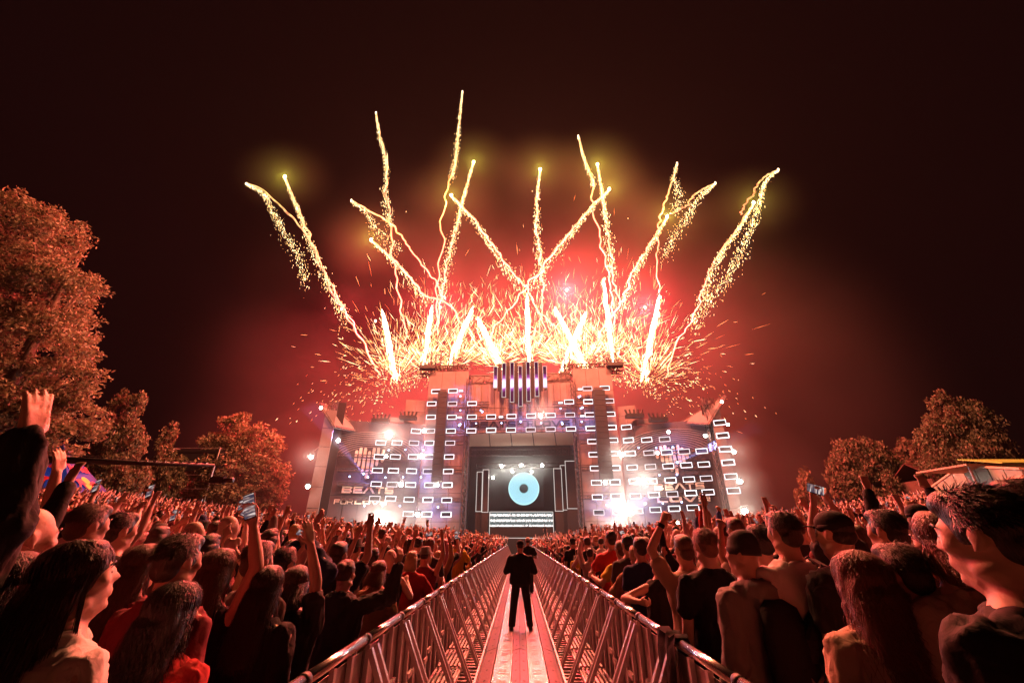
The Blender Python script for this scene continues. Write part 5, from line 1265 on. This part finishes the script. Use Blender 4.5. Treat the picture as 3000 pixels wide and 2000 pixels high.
Pn(440, 1593, 2.6, 'woman with long brown hair in a dark red top', 'long', 'brown', 'maroon', -25, yaw=-12, ns=1500)
Pn(660, 1605, 2.7, 'woman with long brown hair holding a phone high on a bare arm', 'long', 'brown', 'black', -14, yaw=-16, hand_={'R': (742, 1535, 2.75, .9)}, phone=('R', 'smartphone with a bright list on its screen held up on a bare arm'), sleeve='tank', ns=1500, skin=1)
Pn(772, 1582, 2.95, 'man with a short haircut and grey top behind the long haired woman in black', 'short', 'brown', 'grey', -15, yaw=-12)
Pn(845, 1600, 3.5, 'person in navy sleeves clapping hands above the head', 'short', 'black', 'navy', -8, L='clap', R='clap', sleeve='long')
Pn(880, 1655, 2.9, 'person reaching one open hand high in front of the stage wing', 'bob', 'dark brown', 'charcoal', -10, hand_={'R': (910, 1530, 2.9, .08)}, fr=.0105, ns=1100)
Pn(1020, 1638, 3.0, 'woman with tied-up hair in a dark hoodie raising her sleeved arm at the rail', 'bun', 'brown', 'charcoal', -16, yaw=-4, hand_={'R': (1165, 1655, 3.0, .5)}, L='half', sleeve='long', hood=True, loose=.03, ns=1100)
Pn(1115, 1640, 3.6, 'person with shaggy auburn hair leaning toward the rail beside the dark hoodie', 'bob', 'auburn', 'tan', -12, yaw=-20, ns=900)
Pn(1210, 1612, 4.6, 'blond woman in a red pullover at the rail', 'bob', 'blond', 'red', -6, L='half', R='rail', sleeve='long')
Pn(1253, 1605, 5.1, 'blond woman in a white top beside the red pullover', 'bob', 'blond', 'white', -8, L='down', R='half')
Pn(1304, 1577, 5.6, 'woman with pink hair lifting a phone at the rail', 'long', 'pink', 'black', -8, R='phone', L='half', phone=('R', 'smartphone with a lit picture held by the pink haired woman'))
Pn(1340, 1568, 6.4, 'man in a bright yellow shirt leaning on the left rail', 'short', 'dark brown', 'yellow', -10, L='half', R='rail')
Pn(1262, 1573, 7.2, 'dark haired man behind the blond women', 'short', 'brown', 'charcoal', -6)
Pn(1228, 1570, 8.0, 'man in black with dark hair near the left rail, farther on', 'buzz', 'black', 'black', -6)
Pn(1400, 1568, 8.6, 'tall man in black with close cropped hair by the left rail', 'buzz', 'dark brown', 'black', -4, R='rail')
Pn(62, 1448, 3.0, 'dark haired person pushing one bare arm up before the blue tent', 'short', 'black', 'navy', -12, hand_={'R': (165, 1385, 3.0, .3)}, skin=1)
Pn(175, 1478, 5.0, 'person lifting a dark phone before the blue tent', 'short', 'dark brown', 'red', -10, R='highphone', phone=('R', 'dark smartphone lifted in front of the blue tent'))
Pn(640, 1525, 6.0, 'person raising a hand with a phone toward the dark round tree', 'short', 'brown', 'charcoal', -6, R='highphone', phone=('R', 'smartphone lifted toward the dark round tree'))
Pn(480, 1540, 4.6, 'person with both bare arms lifted and bent behind the crowd', 'long', 'dark brown', 'tan', -12, L='clap', R='up')
Pn(345, 1492, 5.2, 'person with both hands around a phone over the head', 'short', 'dark brown', 'white', -12, L='phone', R='highphone', phone=('R', 'smartphone with a white torch glow above the crowd'))
Pn(1000, 1585, 4.4, 'person with cropped dark hair waving before the brightest floodlight', 'short', 'dark brown', 'black', -8, R='up', L='down')
Pn(930, 1590, 4.9, 'brown haired person with raised bare arms near the brightest floodlight', 'bob', 'brown', 'red', -8, R='wide', L='up')
# right of the aisle
Pn(1787, 1552, 5.2, 'tall man in a red patterned shirt at the right rail', 'short', 'black', 'red', 6, L='rail', R='half')
Pn(1718, 1570, 5.6, 'man in a black vest and pale shorts by the right rail', 'buzz', 'dark brown', 'black', 4, sleeve='tank', L='rail')
Pn(1676, 1574, 6.4, 'man in a black tee with a dark cap by the right rail', 'capback', 'black', 'black', 4, hat='black')
Pn(1640, 1578, 8.4, 'man in a dark tee with black hair by the right rail, farther on', 'short', 'black', 'charcoal', 3)
Pn(1815, 1582, 4.6, 'person in a bright yellow tee resting a hand on the right rail', 'short', 'brown', 'yellow', 8, hand_={'L': (1735, 1688, 4.5, 1.2)}, R='phone', phone=('R', 'black smartphone held by the person in yellow'), sleeve='short')
Pn(1858, 1597, 4.0, 'blond woman with pinned hair in a tan top at the right rail', 'bun', 'blond', 'tan', 6, L='rail', R='down', sleeve='long', loose=.03, ns=900)
Pn(1921, 1615, 3.6, 'woman with a dark ponytail in a black vest leaning a bare arm on the rail', 'pony', 'dark brown', 'black', 8, hand_={'L': (1875, 1762, 3.35, 1.2)}, sleeve='tank', ns=900, skin=1)
Pn(2066, 1630, 3.0, 'woman with long straight blond hair in a black tee', 'long', 'blond', 'black', 8, yaw=6, ns=1900)
Pn(2055, 1546, 3.3, 'broad man with short back and sides in a black tee', 'short', 'auburn', 'black', 6, bw=1.12, yaw=4)
Pn(2277, 1497, 3.1, 'man with shaved neck in a white tee with a black sling bag', 'short', 'dark brown', 'white', 10, yaw=14, bag=True)
Pn(2160, 1562, 2.5, 'man in a dark knit cap and hooded jacket looking toward the aisle', 'beanie', 'brown', 'grey', 14, yaw=24, keep=True, hat='charcoal', sleeve='long', hood=True, loose=.035, pack=True)
Pn(2212, 1535, 3.5, 'person with dark round hair behind the knit cap', 'short', 'black', 'charcoal', 10)
Pn(1995, 1565, 4.2, 'person with a black wristband thrusting a fist up before the righthand wing', 'short', 'brown', 'beige', 8, hand_={'L': (1940, 1530, 4.2, 1.7)}, band=True, fr=.0105)
Pn(2421, 1497, 2.8, 'man in a black baseball cap with his face half turned', 'cap', 'black', 'black', 14, yaw=32, hat='black')
Pn(2571, 1492, 2.8, 'man with dark hair and lit ear in a black collared jacket', 'short', 'black', 'charcoal', 14, yaw=26, sleeve='long', collar=True)
Pn(2829, 1427, 1.22, 'tall man in a black jacket with swept dark hair, face lit in profile', 'short', 'black', 'black', 22, yaw=36, pitch=-.02, sleeve='long', loose=.035, ns=2600, voxel=.0085, skin=3)
Pn(2490, 1617, 1.45, 'woman with long curly auburn hair in a beige jacket', 'curly', 'auburn', 'beige', 10, yaw=6, ns=2800, sleeve='long', loose=.035)
Pn(2720, 1500, 2.0, 'person in a beige tee with brushed-up hair in front of the tall man', 'bob', 'auburn', 'beige', 16, yaw=18, ns=1200, skin=1)
Pn(2605, 1590, 2.05, 'person with dark hair and head band turned to the stage', 'short', 'dark brown', 'maroon', 16, yaw=30, skin=1)
Pn(2944, 1405, 2.5, 'man with strong nose and dark hair in profile by the viewing platform', 'short', 'dark brown', 'maroon', 22, yaw=26, pitch=.1, skin=1)
Pn(2995, 1515, 1.7, 'dark shape of a person in black behind the tall man', 'short', 'black', 'black', 12)
Pn(2440, 1520, 3.8, 'person filming with a phone in both raised hands', 'short', 'dark brown', 'charcoal', 8, hand_={'L': (2383, 1470, 3.8, .7), 'R': (2432, 1470, 3.8, .7)}, phone=('L', 'small white smartphone held sideways in two raised hands'))
Pn(1835, 1564, 5.8, 'dark haired person behind the red patterned shirt', 'short', 'black', 'charcoal', 5)
Pn(1870, 1572, 5.1, 'man with a parted fringe behind the pinned blond hair', 'short', 'dark brown', 'navy', 5)
Pn(2145, 1515, 5.0, 'person reaching an open hand up before the righthand tower', 'short', 'brown', 'black', 8, L='up')
# in the aisle
Pn(1524, 1581, 9.9, 'security guard all in black standing legs apart on the metal walkway', 'capback', 'black', 'black', 0, L='cross', R='cross', ymode=11.0, hat='black', stance=.10, bw=1.30, loose=.02, sleeve='long', pitch=-.05)
Pn(1546, 1573, 15, 'man in a white cap and dark shirt on the walkway beyond the guard', 'cap', 'black', 'black', 0, L='cross', R='cross', ymode=17.5, hat='white', bw=1.1)
if 0: Pn(1507, 1575, 20, 'person in a black jacket far along the walkway', 'short', 'dark brown', 'black', 0, ymode=24.0, sleeve='long')
# ------------------------------------------------------------------ the crowd behind
rc = random.Random(21)
POSES = [('down','down'), ('half','half'), ('up','down'), ('down','up'), ('up','up'), ('clap','clap'), ('phone','half'), ('down','highphone'), ('wide','wide'), ('fist','down'), ('phone','phone'), ('down','wide')]
PTXT = {('down','down'): 'with arms down', ('half','half'): 'hands before the chest', ('up','down'): 'with the left arm up', ('down','up'): 'with the right arm up', ('up','up'): 'with both arms up',
        ('clap','clap'): 'clapping overhead', ('phone','half'): 'lifting the left hand', ('down','highphone'): 'phone held high', ('wide','wide'): 'with arms spread high', ('fist','down'): 'with the left fist up',
        ('phone','phone'): 'filming with both hands', ('down','wide'): 'waving the right hand'}
HK = ['short', 'long', 'buzz', 'bob', 'cap', 'pony', 'bald', 'curly', 'bun', 'bucket', 'short', 'long']
PROTO = []
for i, (l, r) in enumerate(POSES):
    for j in range(2):
        hk = HK[(i + 5*j) % 12]
        sp = dict(hair=hk, L=l, R=r, yaw=rc.uniform(-.4, .4), pitch=rc.uniform(0, .25), seed=50 + i*2 + j, fr=.0115, faceL=((0,-1,.1) if 'phone' in l else None), faceR=((0,-1,.1) if 'phone' in r else None), sleeve=('short', 'long', 'tank')[(i+j) % 3], bw=rc.uniform(.92, 1.08))
        PROTO.append((make_fig(sp, .021, .55, False), (l, r), hk))
flush()
for st, base, rz, s, cols, label, phone, kw in FG:
    r = place_fig(st, base, rz, s, cols, label)
    if phone: phone_at(r, st, phone[0], phone[1], None, True, 'sideways' in phone[1])
    if kw.get('pack'):                     # backpack with a pale tick emblem
        b = MB(); b.loft([(0,-.21,.93,.13,.07),(0,-.225,1.0,.155,.09),(0,-.225,1.2,.15,.085),(0,-.20,1.36,.12,.06),(0,-.18,1.40,.06,.03)], 18)
        bp = b.build('backpack', M['cloth'], smooth=True); bp.location = base; bp.rotation_euler = (0, 0, rz); bp.scale = (s, s, s); bp.color = (.014, .013, .014, 1)
        tag(bp, 'black backpack with a pale tick emblem on the man in the knit cap', 'backpack')
        P2 = [(-.05,.028),(-.045,.0),(-.03,-.012),(-.005,-.006),(.06,.045),(-.01,.006),(-.03,.004),(-.042,.014)]
        b = MB(); b.prism([(.05 + x, -.3215, 1.03 + z) for x, z in P2], (0, .03, 0)); e = b.build('emblem', M['cloth'], bp); e.color = (.55, .42, .40, 1)
    if kw.get('bag'):
        b = MB(); pts = [(-.17,-.10,1.05),(-.10,-.165,1.18),(.02,-.175,1.32),(.12,-.12,1.45),(.13,-.02,1.485),(.06,.12,1.40),(-.06,.16,1.25),(-.16,.10,1.08)]
        for a, c in zip(pts, pts[1:]): b.bar(a, c, .05, .012, up=(0, -1, .2))
        b.loft([(-.05,-.20,1.02,.14,.05),(-.03,-.21,1.12,.15,.06),(.02,-.20,1.24,.11,.045)], 16)
        bg_ = b.build('sling_bag', M['cloth'], smooth=False); bg_.location = base; bg_.rotation_euler = (0, 0, rz); bg_.scale = (s, s, s); bg_.color = (.014, .013, .014, 1)
        tag(bg_, 'black sling bag across the back of the white tee', 'bag')
    if kw.get('band'):
        S, E, W = st['info']['L']; d = (W-E).normalized(); b = MB(); b.tube([W - d*.045, W - d*.01], [.034, .031], 14); w_ = b.build('wristband', M['cloth'], r); w_.color = (.01, .01, .01, 1)
# positions of everyone else
cand = []
y = .6
while y < 56:
    stp = .60 if y < 9 else (.66 if y < 18 else (.85 if y < 34 else 1.15))
    for sd in (-1, 1):
        x = 1.62 + rc.uniform(0, .1)
        while x < 46:
            X, Yq = sd*x + rc.uniform(-.13, .13), y + rc.uniform(-.2, .2)
            rel = RC.inverted() @ (Vector((X, Yq, ground_z(X, Yq) + 1.7)) - EYE)
            if rel.z < -.5 and abs(rel.x/-rel.z*FPX) < 560 and not (abs(X) > 26 and Yq > 44):
                D = math.hypot(X, Yq)
                if D > 2.6 and all((X-a)**2 + (Yq-b)**2 > .19 for a, b in OCC): cand.append((D, X, Yq))
            x += stp*rc.uniform(.85, 1.2)
    y += stp*.95
cand.sort()
near_c, far_c = cand[:238], [c for c in cand[238:] if c[0] < 26 or rc.random() < .62]
print('CROWD', len(cand), near_c[-1][0])
SN = list(SHC); SW = [6, 5, 3, 3, 2, 2, 2, 2, .5, 1, 1, 1, 1.5]
for D, X, Yq in near_c:
    wts = [(1.5 if p == ('down', 'down') or D > 3.6 else .35)*(.45 if 'phone' in p[0] + p[1] else 1) for _, p, _ in PROTO]
    st, pose, hk = rc.choices(PROTO, wts)[0]; sc_ = rc.choices(SN, SW)[0]; hc = rc.choices(list(HAIRC), [5, 6, 5, 3, 1, .2, .6])[0]; ht = rc.choice(['black', 'white', 'red', 'navy', 'grey'])
    hair_t = {'cap': ht + ' cap', 'bucket': ht + ' bucket hat', 'bald': 'bald head', 'short': 'short %s hair' % hc, 'buzz': 'cropped %s hair' % hc, 'long': 'long %s hair' % hc, 'bob': 'chin-length %s hair' % hc, 'pony': '%s ponytail' % hc, 'curly': 'curly %s hair' % hc, 'bun': '%s hair in a bun' % hc}[hk]
    side = 'left' if X < 0 else 'right'; zone = 'by the %s rail' % side if abs(X) < 4 else ('in the %s crowd' % side if abs(X) < 11 else 'on the %s bank' % side)
    lab = ' '.join(('person in %s, %s, %s %s' % (sc_, hair_t, PTXT[pose], zone)).split()[:16])
    r = place_fig(st, (X, Yq, ground_z(X, Yq) + .005), math.atan2(X, 58 - Yq) + rc.gauss(0, .25), rc.gauss(1.0 if hk in ('short', 'buzz', 'cap', 'bald', 'bucket') else .95, .035),
                  dict(skin=rc.choice(SKIN), shirt=SHC[sc_], legs=rc.choice([(.02, .02, .022), (.03, .04, .07), (.05, .05, .05)]), shoe=(.06, .06, .06), hair=HAIRC[hc], hat=SHC[ht]), lab, 'people in the %s crowd' % side)
    if 'phone' in pose[0] or 'phone' in pose[1]:
        phone_at(r, st, 'R' if 'phone' in pose[1] else 'L', 'smartphone held up by a person in %s %s' % (sc_, zone), 'phones in the %s crowd' % side, rc.random() < .25, rc.random() < .3)
# the mass of the crowd towards the stage
def low_person(l, r, hk, lo=False):
    b = MB(); S = 6; q = (6, 4) if lo else (8, 6)
    b.loft([(0,0,.0,.13,.09),(0,0,.85,.17,.12),(0,0,1.1,.165,.12)], 4 if lo else S, 2)
    b.loft([(0,0,.86,.19,.14),(0,0,1.3,.20,.14),(0,0,1.42,.17,.11),(0,0,1.49,.07,.07)], 6 if lo else 8, 1)
    b.tube([(0,-.01,1.46), (0,0,1.58)], .055, 4 if lo else 6, 0); b.ell((0, .012, 1.615), (.072, .092, .118), *q, None, 0)
    if hk != 'bald': b.ell((0, -.022, 1.665), (.084, .095, .095), *q, None, 3)
    if hk == 'long': b.loft([(0,-.14,1.30,.09,.03),(0,-.09,1.5,.10,.05),(0,-.04,1.66,.08,.07)], 5, 3)
    for side, key in ((1, r), (-1, l)):
        n_ = 3 if lo else 5
        Sx, E, W, c = arm_pts({}, side, key); b.tube([Sx, E], [.058, .048], n_, 1); b.tube([E, W], [.042, .03], n_, 0)
        if lo and key in ('down', 'half'): continue
        d = (W-E).normalized(); t = d.cross(Vector((0, 1, 0))).normalized()
        b.tube([W, W + d*.05, W + d*.10], [.028, .042, .036], n_, 0, not lo)
        for q_ in (-1, 0, 1): b.tube([W + d*.09 + t*q_*.025, W + d*.18 + t*q_*.035], [.014, .010], 3, 0, not lo)
        if 'phone' in key: b.box(W + d*.12 + Vector((0, .03, .02)), (.075, .012, .155), None, 4)
    return b
LOWP = [low_person(l, r, HK[i], lo) for lo in (False, True) for i, (l, r) in enumerate(POSES)]
lowd = []
for b in LOWP:
    me = b.mesh('tmp'); me.calc_loop_triangles(); nt_ = len(me.loop_triangles); tri = np.empty(nt_*3, np.int32); me.loop_triangles.foreach_get('vertices', tri)
    pi = np.empty(nt_, np.int32); me.loop_triangles.foreach_get('polygon_index', pi); lowd.append((np.array(b.v), tri.reshape(-1, 3), np.array(b.m)[pi])); bpy.data.meshes.remove(me)
VV, FF, MM = [], [], []; off = 0
for D, X, Yq in far_c:
    v, f, m_ = lowd[rc.choices(range(12), [2, 1.5, 2, 2, 2, 1.2, 1.5, 3, 1.2, 1.2, 2, 1.2])[0] + (12 if D > 20 else 0)]
    a = math.atan2(X, 58 - Yq) + rc.gauss(0, .3); s = rc.gauss(.98, .04); c_, s_ = math.cos(a)*s, math.sin(a)*s
    w = np.empty_like(v); w[:, 0] = v[:, 0]*c_ - v[:, 1]*s_ + X; w[:, 1] = v[:, 0]*s_ + v[:, 1]*c_ + Yq; w[:, 2] = v[:, 2]*s + ground_z(X, Yq)
    VV.append(w); FF.append(f + off); off += len(v)
    sh = rc.choice([1, 1, 5, 6, 7]); mm = m_.copy(); mm[m_ == 1] = sh; mm[(m_ == 3)] = rc.choice([3, 3, 8]); MM.append(mm)
    if rc.random() < .72: mm[m_ == 4] = 2
VV = np.concatenate(VV); FF = np.concatenate(FF).astype(np.int32); MM = np.concatenate(MM).astype(np.int32)
me = bpy.data.meshes.new('crowd'); me.vertices.add(len(VV)); me.vertices.foreach_set('co', VV.ravel()); me.loops.add(FF.size); me.loops.foreach_set('vertex_index', FF.ravel())
me.polygons.add(len(FF)); me.polygons.foreach_set('loop_start', np.arange(0, FF.size, 3, dtype=np.int32)); me.polygons.foreach_set('loop_total', np.full(len(FF), 3, np.int32))
for m_ in (mat('far_skin', (.54, .35, .27), .55, 0, .25, 2), mat('far_black', (.02, .02, .022), .9, 0, .3, 2), mat('far_denim', (.03, .035, .05), .9, 0, .3, 2), mat('far_hair', (.03, .018, .012), .6, 0, .4, 2),
           M['screen'], mat('far_red', (.32, .04, .04), .9, 0, .3, 2), mat('far_grey', (.20, .18, .18), .9, 0, .3, 2), mat('far_white', (.5, .47, .45), .9, 0, .2, 2), mat('far_blond', (.32, .2, .1), .6, 0, .3, 2)): me.materials.append(m_)
me.polygons.foreach_set('material_index', MM); me.update(calc_edges=True); me.validate()
tag(link('crowd', me), 'dense crowd with raised hands filling the field to the stage', 'crowd', kind='stuff')
# performers on the stage
for x, y, label, colr in ((1140, 899, 'dj in black standing behind the lit booth', 'black'), (1260, 976, 'person in black standing in front of the lit booth', 'black')):
    pl_2 = plane((0, YS + (4.4 if y < 950 else 1.6), 0), -.06); p = ph(pl_2, x, y); p.z = 1.80
    place_fig(PROTO[0 if y > 950 else 2][0], p, math.pi if y < 950 else 0, 1.0, dict(skin=SKIN[0], shirt=SHC[colr], legs=(.02,.02,.02), shoe=(.02,.02,.02), hair=HAIRC['black'], hat=SHC['black']), label)

# jacket thrown over the right rail
b = MB(); rj = random.Random(3); nx_, nz_ = 9, 12; yj = 4.0
for side in (0, 1):
    for j in range(nz_):
        for i in range(nx_):
            z = 1.243 - j*.055*(1 if side == 0 else .7); x = (1.22 - .048 - .02*j**.5) if side == 0 else (1.22 + .048 + .012*j**.5)
            b.v.append((x + .022*math.sin(i*1.7 + j*.4), yj + (i - 4)*.052*(1 - .02*j) + .012*math.sin(j*.9 + i), z + .02*math.sin(i*2.1) - (.0 if j else .0)))
for side in (0, 1):
    o_ = side*nx_*nz_
    for j in range(nz_-1):
        for i in range(nx_-1): b.f.append((o_+j*nx_+i, o_+j*nx_+i+1, o_+(j+1)*nx_+i+1, o_+(j+1)*nx_+i))
for i in range(nx_-1): b.f.append((i, i+1, nx_*nz_+i+1, nx_*nz_+i))
b.m = [0]*len(b.f); jk = b.build('jacket', M['cloth'], smooth=True); jk.color = (.015, .014, .015, 1)
tag(jk, 'black jacket thrown over the right barrier rail', 'jacket')
